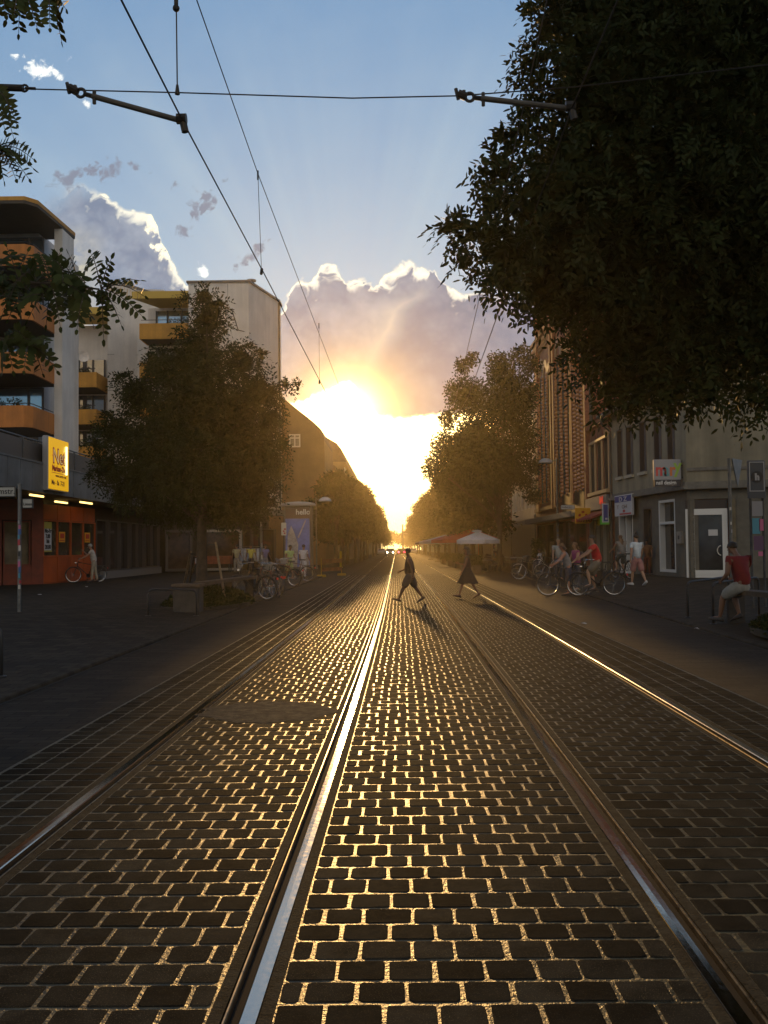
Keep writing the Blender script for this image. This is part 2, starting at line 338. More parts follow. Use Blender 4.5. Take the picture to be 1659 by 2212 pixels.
def setts():
    px, py = .176, .186; YMAX = 58.; V = []; F = []; n = 0
    bands = []; edges = [SETL+.02] + [q for r in RAILX for q in (r-RW, r+RW)] + [SETR-.02]
    for k in range(0, 10, 2): bands.append((edges[k], edges[k+1]))
    rr = random.Random(3)
    for bi, (x0, x1) in enumerate(bands):
        w = x1-x0; nc = max(1, round(w/px)); cw = w/nc
        off = rr.random()
        edge_band = bi in (0, 4)
        y = 1.0 + off*.1; row = 0
        while y < YMAX:
            h = py*rr.uniform(.93, 1.07)
            cuts = [x0]
            if edge_band: cuts = [x0+cw*i for i in range(nc+1)]
            else:
                st = cw*.5 if row % 2 else 0.
                q = x0 + (st if st else cw)
                while q < x1-cw*.3: cuts.append(q+rr.uniform(-.014, .014)); q += cw
                cuts.append(x1)
            bx = bend(y)
            for a, c in zip(cuts[:-1], cuts[1:]):
                ga, gc = rr.uniform(.003, .0085), rr.uniform(.003, .0085)+(.008 if rr.random() < .07 else 0); gy0, gy1 = rr.uniform(.0045, .0085), rr.uniform(.0045, .0085)
                if edge_band and y < 30: gy0 += .002
                X0, X1, Y0, Y1 = a+ga+bx, c-gc+bx, y+gy0, y+h-gy1
                t = rr.uniform(-.0002, .0009); tx, ty = rr.gauss(0, .0045), rr.gauss(0, .0055); xc, yc = (X0+X1)/2, (Y0+Y1)/2
                r = rr.uniform(.006, .015)
                def ring(i, dz):
                    for (px_, py_) in ((X0+r+i, Y0+i), (X1-r-i, Y0+i), (X1-i, Y0+r+i), (X1-i, Y1-r-i), (X1-r-i, Y1-i), (X0+r+i, Y1-i), (X0+i, Y1-r-i), (X0+i, Y0+r+i)):
                        V.append((px_+rr.uniform(-.003, .003), py_+rr.uniform(-.003, .003), dz+t*(dz > -.006)+((px_-xc)*tx+(py_-yc)*ty)*(dz > -.008)))
                ring(0., -.009); ring(.002, -.0016); ring(.009, .0006)
                for k in (0, 8):
                    for i in range(8): j = (i+1) % 8; F.append((n+k+i, n+k+j, n+k+8+j, n+k+8+i))
                F.append(tuple(n+16+i for i in range(8))); n += 24
            y += h; row += 1
    me = bpy.data.meshes.new('sett_paving'); me.from_pydata(V, [], F)
    m = bpy.data.materials.new('basalt setts'); m.use_nodes = True; nt = m.node_tree; b = nt.nodes['Principled BSDF']
    v = nt.nodes.new('ShaderNodeTexCoord').outputs['Object']
    n1 = noise(nt, v, 5.5, 3, .6); n2 = noise(nt, v, 170., 2, .8); n3 = noise(nt, v, 30., 3, .6)
    base = mixc(nt, n1.step(.3, .7), (.013, .0125, .0105), (.029, .0265, .021)); base = mixc(nt, n2.step(.57, .70)*.75, base, (.12, .10, .06))
    isl = X(nt, nt.nodes.new('ShaderNodeNewGeometry').outputs['Random Per Island']); base = mixc(nt, 1., base, mixc(nt, isl, (.5, .5, .5), (1.5, 1.42, 1.3)), 'MULTIPLY')
    nt.links.new(base, b.inputs['Base Color']); nt.links.new((n3*.2+.72).o, b.inputs['Roughness'])
    bp = nt.nodes.new('ShaderNodeBump'); bp.inputs['Strength'].default_value = .4; bp.inputs['Distance'].default_value = .003
    nt.links.new((n2*.6+n3).o, bp.inputs['Height']); nt.links.new(bp.outputs[0], b.inputs['Normal']); b.inputs['Specular IOR Level'].default_value = .015
    me.materials.append(m); o = bpy.data.objects.new('sett_paving', me); COL.objects.link(o); o['kind'] = 'structure'
    # far setts, beyond the modelled ones
    m2 = slabs('far setts', (.026, .022, .017), .176, .186, .02, 2.5)
    m2.node_tree.nodes['Principled BSDF'].inputs['Specular IOR Level'].default_value = .04
    MB().quad((SETL, YMAX, 0), (SETR, YMAX, 0), (SETR, 640, 0), (SETL, 640, 0)).build('sett_paving', m2)['kind'] = 'structure'
def rails():
    steel = mat('polished rail head', (.50, .47, .42), .11, 1., var=.04, scale=30.)
    side = mat('rail flank', (.26, .20, .12), .3, .9, var=.3, scale=14.)
    groove = mat('dark groove', (.008, .007, .006), .95)  # near-black floor of the rail groove
    strip = mat('rail grout', (.036, .031, .021), .9, var=.5, scale=16., bump=.6, bscale=70., spec=.08)
    ys = [1.0+.5*i for i in range(60)] + [31, 45, 60, 90, 150, 300, 640]
    names = (('left track, outermost rail on the left of the street', -1), ('tram rail blazing white with reflected sun, second from the left', 1), ('dull tram rail in the middle, passing just right of the walking man', -1), ('golden tram rail on the far right, passing behind the woman in the skirt', 1))
    for x, (lab, g) in zip(RAILX, names):
        # g: side of the running head relative to the groove
        t = thing('tram_rail', lab, 'rail', (x, 1., 0), 0, 'tram rails set in the paving')
        def prof(pts, nm, m, smooth=False):
            b = MB(); b.loft([[(g*a+bend(y), y-1., z) for a, z in pts] for y in ys], cap=True); return b.build(nm, m, t, smooth)
        prof(((-.004, -.05), (-.001, -.002), (.004, .0032), (.03, .0040), (.058, .0034), (.062, -.002), (.062, -.05)), 'rail_head', steel)
        prof(((-.064, -.05), (-.058, -.001), (-.056, .002), (-.050, .002), (-.046, -.004), (-.044, -.05)), 'guard_lip', side)
        prof(((-.046, -.034), (-.046, -.03), (-.002, -.03), (-.002, -.034)), 'groove', groove)
        prof(((-RW, -.05), (-RW, -.001), (-.064, .0005), (-.064, -.05)), 'grout_strip', strip)
        prof(((.0625, -.05), (.0625, .0005), (RW, -.001), (RW, -.05)), 'grout_strip', strip)
    a = G(578.6, 1537)
    rough = mat('worn patch', (.040, .036, .030), .9, var=.5, scale=9., bump=.7, bscale=30., spec=.04, col2=(.075, .066, .052)); rr = random.Random(6); n = 46; b = MB()
    ring = [(a.x+(.60+.10*rr.random()+.05*math.sin(k*1.3))*math.cos(2*math.pi*k/n), a.y+(.56+.12*rr.random())*math.sin(2*math.pi*k/n), .0022) for k in range(n)]
    b.add([(a.x, a.y, .006)]+[(a.x+(x-a.x)*.9, a.y+(y-a.y)*.9, .005) for x, y, z in ring]+ring+[(x, y, -.02) for x, y, z in ring], [(0, 1+k, 1+(k+1) % n) for k in range(n)]+[(1+k, 1+n+k, 1+n+(k+1) % n, 1+(k+1) % n) for k in range(n)]+[(1+n+k, 1+2*n+k, 1+2*n+(k+1) % n, 1+n+(k+1) % n) for k in range(n)])
    b.build('road_patch', rough)['kind'] = 'structure'
ground(); setts(); rails()
# ------------------------------------------------------------------ buildings
def su(fb, u, v=1180.):                # where a line of sight meets a wall: distance along it and height
    d = ray(u, v); ax, ay = fb.a.x, fb.a.y; ex, ey = fb.e.x, fb.e.y
    det = ex*d.y - ey*d.x; t = (ex*ay-ey*ax)/det; s = (d.x*ay - d.y*ax)/det
    return s, CAMH+d.z*t
FBs = lambda fb: FB((fb.a.x, fb.a.y), (fb.a.x+fb.e.x*fb.L, fb.a.y+fb.e.y*fb.L))
M_WHITE = mat('white render', (.74, .71, .67), .8, var=.08, scale=.5, streak=.20, bump=.15, bscale=30)
M_ORANGE = mat('orange parapet', (.56, .21, .045), .7, var=.12, scale=.8, streak=.35)
M_OCHRE = mat('ochre parapet', (.58, .30, .05), .7, var=.12, scale=.8, streak=.35)
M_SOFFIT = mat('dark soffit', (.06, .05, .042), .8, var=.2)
M_SKYGLASS = mat('reflecting glazing', (.42, .47, .48), .06, .85, var=.12, scale=.4)
M_GLASS = mat('dark glass', (.015, .017, .02), .05, 0., spec=.7)
M_FRAME = mat('dark window frame', (.05, .045, .045), .5)
M_WFRAME = mat('white window frame', (.62, .62, .60), .45)
M_METAL = mat('grey sheet metal', (.20, .215, .22), .5, .35, var=.18, scale=1.2, streak=.35)
M_GALV = mat('galvanised steel', (.15, .15, .145), .45, .7, var=.25, scale=8)
M_DARKM = mat('dark painted steel', (.035, .037, .04), .45, .3, var=.2)
M_BLACK = mat('black rubber', (.012, .012, .012), .7)
def window(parent, fb, s0, s1, z0, z1, rec=.16, fr=.06, mf=None, glass=None, mull=(), trans=(), d0=0., name='window'):
    b = FBs(fb); mf = mf or M_FRAME                       # the frame stands in the wall's face, the pane behind it
    b.fbox(s0, s0+fr, d0-rec, d0+.02, z0, z1); b.fbox(s1-fr, s1, d0-rec, d0+.02, z0, z1)
    b.fbox(s0+fr, s1-fr, d0-rec, d0+.018, z0, z0+fr); b.fbox(s0+fr, s1-fr, d0-rec, d0+.018, z1-fr, z1)
    for q in mull: x = s0+(s1-s0)*q; b.fbox(x-fr/2, x+fr/2, d0-rec, d0+.012, z0+fr, z1-fr)
    for q in trans: z = z0+(z1-z0)*q; b.fbox(s0+fr, s1-fr, d0-rec, d0+.014, z-fr/2, z+fr/2)
    w = b.build(name, mf, parent)
    p = FBs(fb); p.fbox(s0+fr*.5, s1-fr*.5, d0-rec-.03, d0-rec+.008+.02*(not mull), z0+fr*.5, z1-fr*.5); p.build('pane', glass or M_GLASS, w)
    return w
def holed(fb, holes, s0, s1, z0, z1, d=.0, th=.35):       # wall with real openings: grid of boxes round rectangular holes
    ss = sorted({s0, s1, *[h[0] for h in holes], *[h[1] for h in holes]}); ss = [s for s in ss if s0 <= s <= s1]
    for a, b in zip(ss[:-1], ss[1:]):
        zz = z0
        for h in sorted([h for h in holes if h[0] <= a+1e-6 and h[1] >= b-1e-6], key=lambda h: h[2]):
            if h[2] > zz+1e-4: fb.fbox(a, b, d-th, d, zz, h[2])
            zz = max(zz, h[3])
        if zz < z1-1e-4: fb.fbox(a, b, d-th, d, zz, z1)
    return fb
def left_apartments():
    t = thing('apartment_building', 'white apartment block at the left edge with four tiers of orange balconies', 'building', (-22, 52, 0), 0)
    def part(b, n, m): o = b.build(n, m, t); o.location = (22, -52, 0); return o
    X0, XA, YA, YB = -34., -18.4, 48.9, 52.3
    b = MB(); b.box(X0, XA-1.2, 53.2, 60, 0, 19.3); b.box(XA-.02, XA+.42, YB+.02, 54.2, 4.2, 19.15); part(b, 'wall', M_WHITE)
    for k in range(4):
        z = 9.0+2.75*k
        b = MB(); b.prism([(X0, YA, z-1.1), (XA-.35, YA, z-1.1), (XA, YA+.35, z-1.1), (XA, YB, z-1.1), (XA-.12, YB, z-1.1), (XA-.12, YA+.40, z-1.1), (XA-.4, YA+.12, z-1.1), (X0, YA+.12, z-1.1)], (0, 0, 1.1))
        p = part(b, 'balcony_parapet', M_ORANGE)
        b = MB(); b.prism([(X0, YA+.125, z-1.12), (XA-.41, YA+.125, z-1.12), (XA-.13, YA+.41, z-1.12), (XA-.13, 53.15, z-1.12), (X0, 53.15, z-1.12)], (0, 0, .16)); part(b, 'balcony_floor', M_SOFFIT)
        b = MB(); b.tube([(X0, YA+.06, z+.12), (XA-.3, YA+.06, z+.12), (XA-.06, YA+.4, z+.12), (XA-.06, YB, z+.12)], .025, 6)
        for q in (-26, -24, -22, -20): b.tube([(q, YA+.06, z), (q, YA+.06, z+.12)], .015, 5)
        part(b, 'handrail', M_DARKM)
        b = MB(); b.box(X0, XA-.75, 52.6, 52.66, z-.9, z+1.5); w = part(b, 'balcony_window', M_SKYGLASS)
        b = MB()
        for q in (-30, -25.4, -22.6, -19.9, XA-.72): b.box(q-.05, q+.05, 52.5, 52.6, z-.9, z+1.5)
        b.box(X0, XA-.75, 52.54, 52.59, z+1.42, z+1.52); o = b.build('window_frame', M_FRAME, w)
    b = MB(); b.prism([(X0, YA-.4, 19.2), (XA-.2, YA-.4, 19.2), (XA+.25, YA+.2, 19.2), (XA+.45, 54.3, 19.2), (X0, 54.3, 19.2)], (0, 0, .16)); part(b, 'roof', M_SOFFIT)
    b = MB(); b.prism([(X0, YA-.42, 19.36), (XA-.2, YA-.42, 19.36), (XA+.27, YA+.2, 19.36), (XA+.47, 54.3, 19.36), (X0, 54.3, 19.36)], (0, 0, .2)); part(b, 'roof_edge', M_OCHRE)
    # second block
    t2 = thing('apartment_building', 'tall white apartment block behind the street tree, with ochre balconies', 'building', (-15, 68, 0))
    def part(b, n, m): o = b.build(n, m, t2); o.location = (15, -68, 0); return o
    b = MB()
    b.prism([(-21.5, 72.5, 4), (-19.9, 74.9, 4), (-17.9, 75.2, 4), (-17.9, 84, 4), (-21.5, 84, 4)], (0, 0, 17.9))
    b.prism([(-13.6, 64, 4.2), (-9.6, 64, 4.2), (-8.25, 69.3, 4.2), (-8.25, 70.6, 4.2), (-13.6, 70.6, 4.2)], (0, 0, 15.1))
    b.box(-29, -21.5, 74.6, 84, 4, 19); b.box(-17.85, -13.65, 70.2, 84, 4, 19.2)
    part(b, 'wall', M_WHITE)
    b = MB(); b.prism([(-21.62, 72.35, 21.9), (-19.85, 74.75, 21.9), (-17.75, 75.1, 21.2), (-17.75, 84, 21.2), (-21.62, 84, 21.9)], (0, 0, .14))
    b.prism([(-13.72, 63.88, 19.3), (-9.52, 63.88, 19.3), (-8.13, 69.25, 19.3), (-8.13, 70.7, 19.3), (-13.72, 70.7, 19.3)], (0, 0, .13)); part(b, 'roof_edge', mat('roof flashing', (.16, .15, .14), .5, .4))
    b = MB(); sm = mat('panel joint', (.22, .21, .2), .8)
    for z in (8.1, 10.9, 13.6): b.box(-13.6, -9.62, 63.988, 63.998, z, z+.035)
    for x in (-12.3, -11.0): b.box(x, x+.03, 63.988, 63.998, 5, 19.2)
    for z in (8.1, 10.9, 13.6, 16.3):
        b.box(-21.5, -21.0, 72.46, 72.49, z, z+.03)
    part(b, 'panel_joint', sm)
    b = MB(); b.tube([(-11.6, 63.95, 17.9), (-10.7, 63.95, 17.4), (-10.3, 63.95, 16.1), (-9.5, 64.1, 15.9)], .035, 6); part(b, 'cable', M_DARKM)
    b = MB(); b.tube([(-9.7, 66, 19.35), (-9.7, 66, 19.9)], .14, 10); b.tube([(-9.7, 66, 19.9), (-9.7, 66, 20.0)], .32, 12); b.tube([(-10.9, 66, 19.3), (-10.9, 66, 19.85)], .04, 6); part(b, 'chimney', M_METAL)
    b = MB(); b.tube([(-8.2, 69.15, 4.3), (-8.2, 69.15, 19.2)], .06, 6); part(b, 'downpipe', M_DARKM)
    for k in range(5):
        z = 6.55+2.75*k
        if k < 4:
            b = MB(); b.box(-25.2, -22.0, 71.4, 71.52, z-1.1, z); b.box(-22.12, -22.0, 71.52, 74.5, z-1.1, z); b.box(-25.2, -25.08, 71.52, 74.5, z-1.1, z); part(b, 'balcony_parapet', M_OCHRE)
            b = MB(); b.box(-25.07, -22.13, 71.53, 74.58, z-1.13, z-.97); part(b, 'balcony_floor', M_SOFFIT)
            b = MB(); b.box(-25.2, -22.3, 74.48, 74.52, z-.9, z+1.5); w = part(b, 'balcony_window', M_SKYGLASS)
            b = MB()
            for q in (-25.1, -24.3, -23.75, -23.2, -22.3): b.box(q-.06-.16*(q in (-24.3, -23.75)), q+.06, 74.38, 74.47, z-.9, z+1.5)
            b.tube([(-25.1, 71.46, z+.28), (-22.1, 71.46, z+.28)], .025, 5); b.build('window_frame', M_FRAME, w)
        b = MB(); b.box(-17.9, -13.3, 67.9, 68.02, z-1.1, z); b.box(-17.9, -17.78, 68.02, 70.1, z-1.1, z); part(b, 'balcony_parapet', M_OCHRE)
        b = MB(); b.box(-17.76, -13.62, 68.03, 70.15, z-1.13, z-.97); part(b, 'balcony_floor', M_SOFFIT)
        b = MB(); b.box(-17.2, -13.7, 70.08, 70.14, z-.9, z+1.4); w = part(b, 'balcony_window', M_SKYGLASS)
        b = MB()
        for q in (-17.2, -16.4, -15.4, -14.4): b.box(q-.06, q+.06, 69.98, 70.07, z-.9, z+1.4)
        b.tube([(-17.8, 67.96, z+.25), (-13.4, 67.96, z+.25)], .025, 5); b.build('window_frame', M_FRAME, w)
    b = MB(); b.prism([(-18.3, 67.4, 19.2), (-13.2, 67.4, 19.2), (-13.2, 70.3, 19.2), (-17.0, 70.3, 19.2)], (0, 0, .5)); part(b, 'balcony_roof', mat('yellow fascia', (.52, .36, .07), .7)); b = MB(); b.box(-25.3, -21.6, 71.2, 74.6, 19.1, 19.6); part(b, 'balcony_roof', MATS['yellow fascia'])
    b = MB(); b.lathe(((.0, 0), (.28, .04), (.42, .12)), (0, 0, 0), 14, False); o = part(b, 'satellite_dish', M_WHITE); o.location = (15-22.9, 71.2-68, 15.9); o.rotation_euler = (R_(80), 0, R_(20))
def shop_row():
    t = thing('shop_building', 'low row of shops with a grey canopy, orange supermarket front and dark display windows', 'building', (-16, 50, 0))
    def part(b, n, m, par=None): o = b.build(n, m, par or t); o.location = (16, -50, 0) if par is None else (0, 0, 0); return o
    DARK = mat('dark shop wall', (.028, .024, .02), .7, var=.3); OR = mat('orange shop front', (.40, .075, .010), .55, var=.15, scale=1.5); RED = mat('red brown panel', (.17, .03, .012), .6, var=.2)
    pts = [(-26, 40.4), (-18.4, 41.5), (-15.6, 43.), (-15.0, 48.5), (-15.0, 62.), (-9.6, 63.9), (-8.35, 69.)]
    zg = .1
    b = MB(); b.prism([(x, y, zg-.2) for x, y in pts[:2]]+[(-18.2, 43.6, zg-.2), (-16.2, 44.4, zg-.2), (-15.9, 49, zg-.2), (-15.9, 62.8, zg-.2), (-10.2, 64.9, zg-.2), (-9.2, 69.2, zg-.2), (-9.2, 70.4, zg-.2), (-26, 70.4, zg-.2)], (0, 0, 4.2)); part(b, 'wall', DARK)
    # orange front facing the street and its return facing the camera
    f = FB(pts[2], pts[3]); L = f.L; z0, zs, zw, zt = zg, 1.35, 2.95, 3.7
    b = FBs(f); b.fbox(0, L, -.12, 0, z0, z0+.08)
    n = 4; w = L/n
    for i in range(n): b.fbox(i*w+.03, (i+1)*w-.03, -.1, -.01, z0+.1, zs)
    part(b, 'panel', OR)
    b = FBs(f); b.fbox(0, L, -.14, .02, zs, zs+.07); b.fbox(0, L, -.14, .02, zw, zw+.06)
    for i in range(n+1): b.fbox(max(0, i*w-.035), min(L, i*w+.035), -.13, .015, zs+.07, zw)
    for i in range(n): b.fbox(i*w+.03, (i+1)*w-.03, -.11, -.012, zw+.08, zt)
    fr = part(b, 'window_frame', OR)
    GL = mat('shop window glass', (.055, .045, .03), .08, spec=.6, var=.5, scale=.9)
    for i in range(n):
        b = FBs(f); b.fbox(i*w+.04, (i+1)*w-.04, -.10, -.06, zs+.07, zw); part(b, 'pane', GL, fr)
    b = FBs(f); b.fbox(.14, .86, -.055, -.045, 1.65, 2.62); po = part(b, 'poster', mat('poster paper', (.55, .55, .58), .6), fr)
    b = FBs(f); b.fbox(.10, .90, -.058, -.05, 1.58, 1.65); b.fbox(.10, .90, -.058, -.05, 2.62, 2.92); part(b, 'poster_border', mat('poster yellow', (.42, .36, .06), .6), po)
    INK = mat('black ink', (.01, .01, .012), .6); rzf = math.atan2(f.e.y, f.e.x)
    for s, zz in (('Mo-Fr', 2.44), ('7.00', 2.2), ('bis', 1.98), ('20.00', 1.72)):
        p = f.pt(.5, -.035, zz); text(s, .25, INK, po, p, (R_(90), 0, rzf), align='CENTER', bold=.01)
    YEL = mat('yellow sticker', (.75, .36, .015), .5); RD = mat('red print', (.45, .02, .012), .5)
    for i in (1, 3):
        b = FBs(f); b.fbox(i*w+.25, i*w+.85, -.055, -.045, 2.02, 2.5); st = part(b, 'sticker', YEL, fr)
        b = FBs(f); b.fbox(i*w+.35, i*w+.75, -.043, -.036, 2.2, 2.42); b.fbox(i*w+.3, i*w+.8, -.043, -.036, 2.08, 2.12); part(b, 'sticker_print', RD, st)
    # entrance side
    e = FB(pts[1], pts[2]); b = FBs(e); L = e.L
    b.fbox(0, L, -.2, -.05, 3.0, 3.9); b.fbox(L-.5, L, -.2, 0, zg, 3.0); b.fbox(0, .18, -.2, 0, zg, 3.0); b.fbox(1.25, 1.45, -.2, 0, zg, 3.0); b.fbox(1.5, L-.5, -.2, -.02, zg, 1.0); part(b, 'panel', RED)
    window(t, e, 1.5, L-.55, 1.0, 2.95, glass=mat('lit shop glass', (.16, .12, .06), .1, var=.3, scale=1.), mf=RED).location = (16, -50, 0)
    d = window(t, e, .2, 1.22, zg, 2.95, glass=GL, mf=OR, name='door'); d.location = (16, -50, 0)
    e2 = FB(pts[0], pts[1]); b = FBs(e2); b.fbox(0, e2.L, -.2, -.03, 2.95, 3.9); b.fbox(e2.L-1.4, e2.L-1.25, -.15, 0, zg, 2.95); b.fbox(e2.L-.1, e2.L, -.15, 0, zg, 2.95); b.fbox(0, e2.L-2.7, -.15, 0, zg, 2.95); b.fbox(e2.L-1.25, e2.L-.1, -.12, -.02, zg, zg+.22); part(b, 'panel', RED)
    d = window(t, e2, e2.L-2.65, e2.L-1.45, zg, 2.9, glass=GL, mf=OR, name='door'); d.location = (16, -50, 0)
    # plain display windows further on
    g = FB(pts[3], pts[4]); sill = mat('stone sill', (.16, .15, .14), .8)
    b = FBs(g); b.fbox(1.2, g.L, -.3, .05, zg, .55); part(b, 'plinth', sill)
    DG = mat('display glass', (.030, .028, .026), .06, spec=.6, var=.6, scale=.6)
    for a, c in ((.15, 2.2), (2.4, 6.4), (6.6, 9.6), (9.8, 13.2)): window(t, g, a, c, .56 if a > 1 else .3, 3.2, glass=DG, mull=(.5,) if c-a > 2.5 else ()).location = (16, -50, 0)
    h = FB(pts[4], pts[5]); 
    for a, c in ((.3, 2.0), (2.6, 5.2)): window(t, h, a, c, .25, 2.9, glass=mat('warm dark glass', (.05, .03, .018), .08, var=.4), fr=.16, mf=mat('stone window surround', (.33, .30, .26), .7) if a > 2 else M_FRAME).location = (16, -50, 0)
    k = FB(pts[5], pts[6]); window(t, k, .5, 4.8, .3, 3.0, glass=DG, mull=(.4,)).location = (16, -50, 0)
    # canopy of sheet metal
    b = MB(); X = -14.05
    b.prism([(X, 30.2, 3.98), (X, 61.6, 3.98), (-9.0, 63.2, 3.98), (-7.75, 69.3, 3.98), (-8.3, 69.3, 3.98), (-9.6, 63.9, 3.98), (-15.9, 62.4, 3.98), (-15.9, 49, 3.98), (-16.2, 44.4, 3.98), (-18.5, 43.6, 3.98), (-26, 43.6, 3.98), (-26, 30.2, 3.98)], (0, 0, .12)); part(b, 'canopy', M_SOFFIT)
    b = MB(); rg = random.Random(5); y = 30.2
    while y < 61.4: b.box(X+.005, X+.05+rg.uniform(-.006, .006), y, y+1.16, 3.94, 5.06); y += 1.2
    b.box(X+.002, X+.085, 30.2, 61.5, 5.06, 5.13)
    b2 = FB((X+.02, 61.6), (-9.0, 63.2)); b.prism([b2.pt(0, 0, 3.9), b2.pt(b2.L, 0, 3.9), b2.pt(b2.L, .05, 3.9), b2.pt(0, .05, 3.9)], (0, 0, .62)); b2 = FB((-9.0, 63.2), (-7.75, 69.3)); b.prism([b2.pt(0, 0, 3.9), b2.pt(b2.L, 0, 3.9), b2.pt(b2.L, .05, 3.9), b2.pt(0, .05, 3.9)], (0, 0, .42))
    part(b, 'canopy_fascia', M_METAL)
    b = MB(); b.tube([(X-.2, 30.4, 6.0), (X-.2, 61.3, 6.0)], .03, 6)
    for q in range(31, 62, 3): b.box(X-.24, X-.16, q, q+.1, 5.0, 6.0)
    rl = part(b, 'railing', M_GALV)
    b = MB(); b.box(X-.22, X-.19, 30.5, 61.2, 5.1, 5.92); part(b, 'railing_panel', mat('smoked railing panel', (.09, .09, .09), .35, .2), rl)
    TL = mat('lit tube', (1, .9, .6), .5, emit=((1., .66, .2), 3.2)); HS = mat('lamp housing', (.4, .38, .32), .5)
    for (u0, v0, u1, v1, dx) in ((60, 1062, 91, 1067, -.5), (170, 1075, 197, 1080, -.5), (115, 1079, 143, 1082, -1.4)):
        ya, yb = 2109*(14.05-dx)/(856-u0), 2109*(14.05-dx)/(856-u1); x = -14.05+dx; 
        b = MB(); b.box(x-.04, x+.04, ya, yb, 3.9, 3.97); o = part(b, 'lamp_housing', HS)
        b = MB(); b.tube([(x, ya+.05, 3.86), (x, yb-.05, 3.86)], .04, 8); part(b, 'light_tube', TL, o)
def light_box():
    # illuminated sign box over the canopy
    X, Y0, Y1, z0, z1 = -13.78, 38.5, 40.9, 4.05, 6.22
    t = thing('shop_sign', 'lit yellow shop sign box with red lettering, on the canopy fascia', 'sign', (X, Y0, z0))
    b = MB(); b.rbox(-.26, -.015, 0, Y1-Y0, 0, z1-z0, .03); b.build('casing', mat('sign casing', (.30, .30, .31), .5, .3), t)
    YL = mat('lit yellow acrylic', (.85, .46, .012), .25, emit=((1., .52, .012), .55)); RDm = mat('red sign print', (.55, .015, .01), .4)
    b = MB(); b.rbox(-.014, .02, .04, Y1-Y0-.06, .05, z1-z0-.05, .008); b.build('face', YL, t)
    rot = (R_(90), 0, R_(90)); WH = mat('yellow white print', (.9, .75, .45), .4, emit=((1., .7, .25), .35)); DK = mat('brown print', (.14, .03, .01), .5)
    text('Net', .86, RDm, t, (.024, .42, 1.12), rot, bold=.034, sx=1.12); text('Net', .86, WH, t, (.034, .42, 1.12), rot, bold=-.018, sx=1.12)
    text('Marken-Dis', .33, RDm, t, (.024, .36, .80), rot, bold=.012, sx=1.02)
    b = MB(); b.box(.02, .028, .34, 2.2, .715, .735); b.box(.02, .028, .34, .5, 1.40, 1.42); b.build('rule', RDm, t)
    text('www.netto-onl', .19, DK, t, (.024, .75, .56), rot, sx=1.1); text('Mo - Sa  7-21', .27, DK, t, (.024, .30, .24), rot, bold=.006, sx=1.05)
    b = MB(); b.tube([(.05, 1.98, 1.9), (.05, 1.98, .72)], .045, 8); b.build('light_tube', mat('lit sign tube', (1, .95, .7), .4, emit=((1., .82, .3), 3.)), t)
def house(name, lab, x, y0, y1, h, side, col, roofh=3., style='eaves', floors=4, seed=0, depth=10., rcol=(.10, .05, .035), gable_win=False, shop=(.05, .045, .04)):
    rg = random.Random(seed); t = thing(name, lab, 'building', (x, (y0+y1)/2, 0)); oy = (y0+y1)/2
    M = mat('render %02d' % seed, col, .85, var=.12, scale=.6, streak=.4); MR = mat('roof %02d' % seed, rcol, .8, var=.3, scale=2.)
    a, b_ = ((x, y0), (x, y1)) if side < 0 else ((x, y1), (x, y0)); f = FB(a, b_); L = f.L; sh = 3.9; fh = (h-sh-.4)/(floors-1)
    nw = max(2, round(L/2.4)); w = L/nw; holes = [(i*w+w*.25, i*w+w*.75, sh+.8+k*fh, sh+.8+k*fh+fh*.62) for i in range(nw) for k in range(floors-1)]
    def fix(o): o.location = (-x, -oy, 0); return o
    fb = holed(FBs(f), holes, 0, L, 0, h); fb.fbox(0, .3, -depth, -.36, 0, h); fb.fbox(L-.3, L, -depth, -.36, 0, h); fb.fbox(.3, L-.3, -depth, -depth+.3, 0, h); fix(fb.build('wall', M, t))
    fb = FBs(f); fb.fbox(0, L, 0, .22, h-.3, h-.02); fb.fbox(0, L, .0, .12, sh-.1, sh+.15); fix(fb.build('cornice', mat('cornice %02d' % seed, tuple(c*.8 for c in col), .8), t))
    for s0, s1, z0, z1 in holes: fix(window(t, f, s0, s1, z0, z1, mf=M_WFRAME, mull=(.5,), trans=(.7,)))
    fb = FBs(f); fb.fbox(.1, L-.1, .0, .06, .15, 3.4); fix(fb.build('shop_front', mat('shop front %02d' % seed, shop, .4, var=.4), t))
    r = MB(); sx = -side; q = lambda d, z, yy: (x-sx*d if True else 0, yy, z)
    if style == 'mansard': prof = [(-.25, h-.01), (.35, h+1.6), (.9, h+2.3), (5., h+roofh+2.4), (9.6, h+2.3), (10., h-.01)]
    elif style == 'round':
        prof = [(-.25, h-.01), (-.2, h+.5), (5., h+roofh), (10., h+.5), (10., h-.01)]
    else: prof = [(-.45, h-.01), (-.42, h+.14), (5., h+roofh), (10.2, h+.14), (10.2, h-.01)]
    if side < 0: pr = [(x-d, z) for d, z in prof]
    else: pr = [(x+d, z) for d, z in prof]
    r.prism([(px_, y0+.01, pz_) for px_, pz_ in pr], (0, y1-y0-.02, 0)); ro = fix(r.build('roof', MR, t))
    c = MB(); c.box(x+side*4-.4, x+side*4+.4, y0+1, y0+1.8, h+roofh*.4, h+roofh+1.2); c.build('chimney', mat('chimney brick', (.16, .08, .05), .9, var=.3), ro)
    return t, f, fix, M
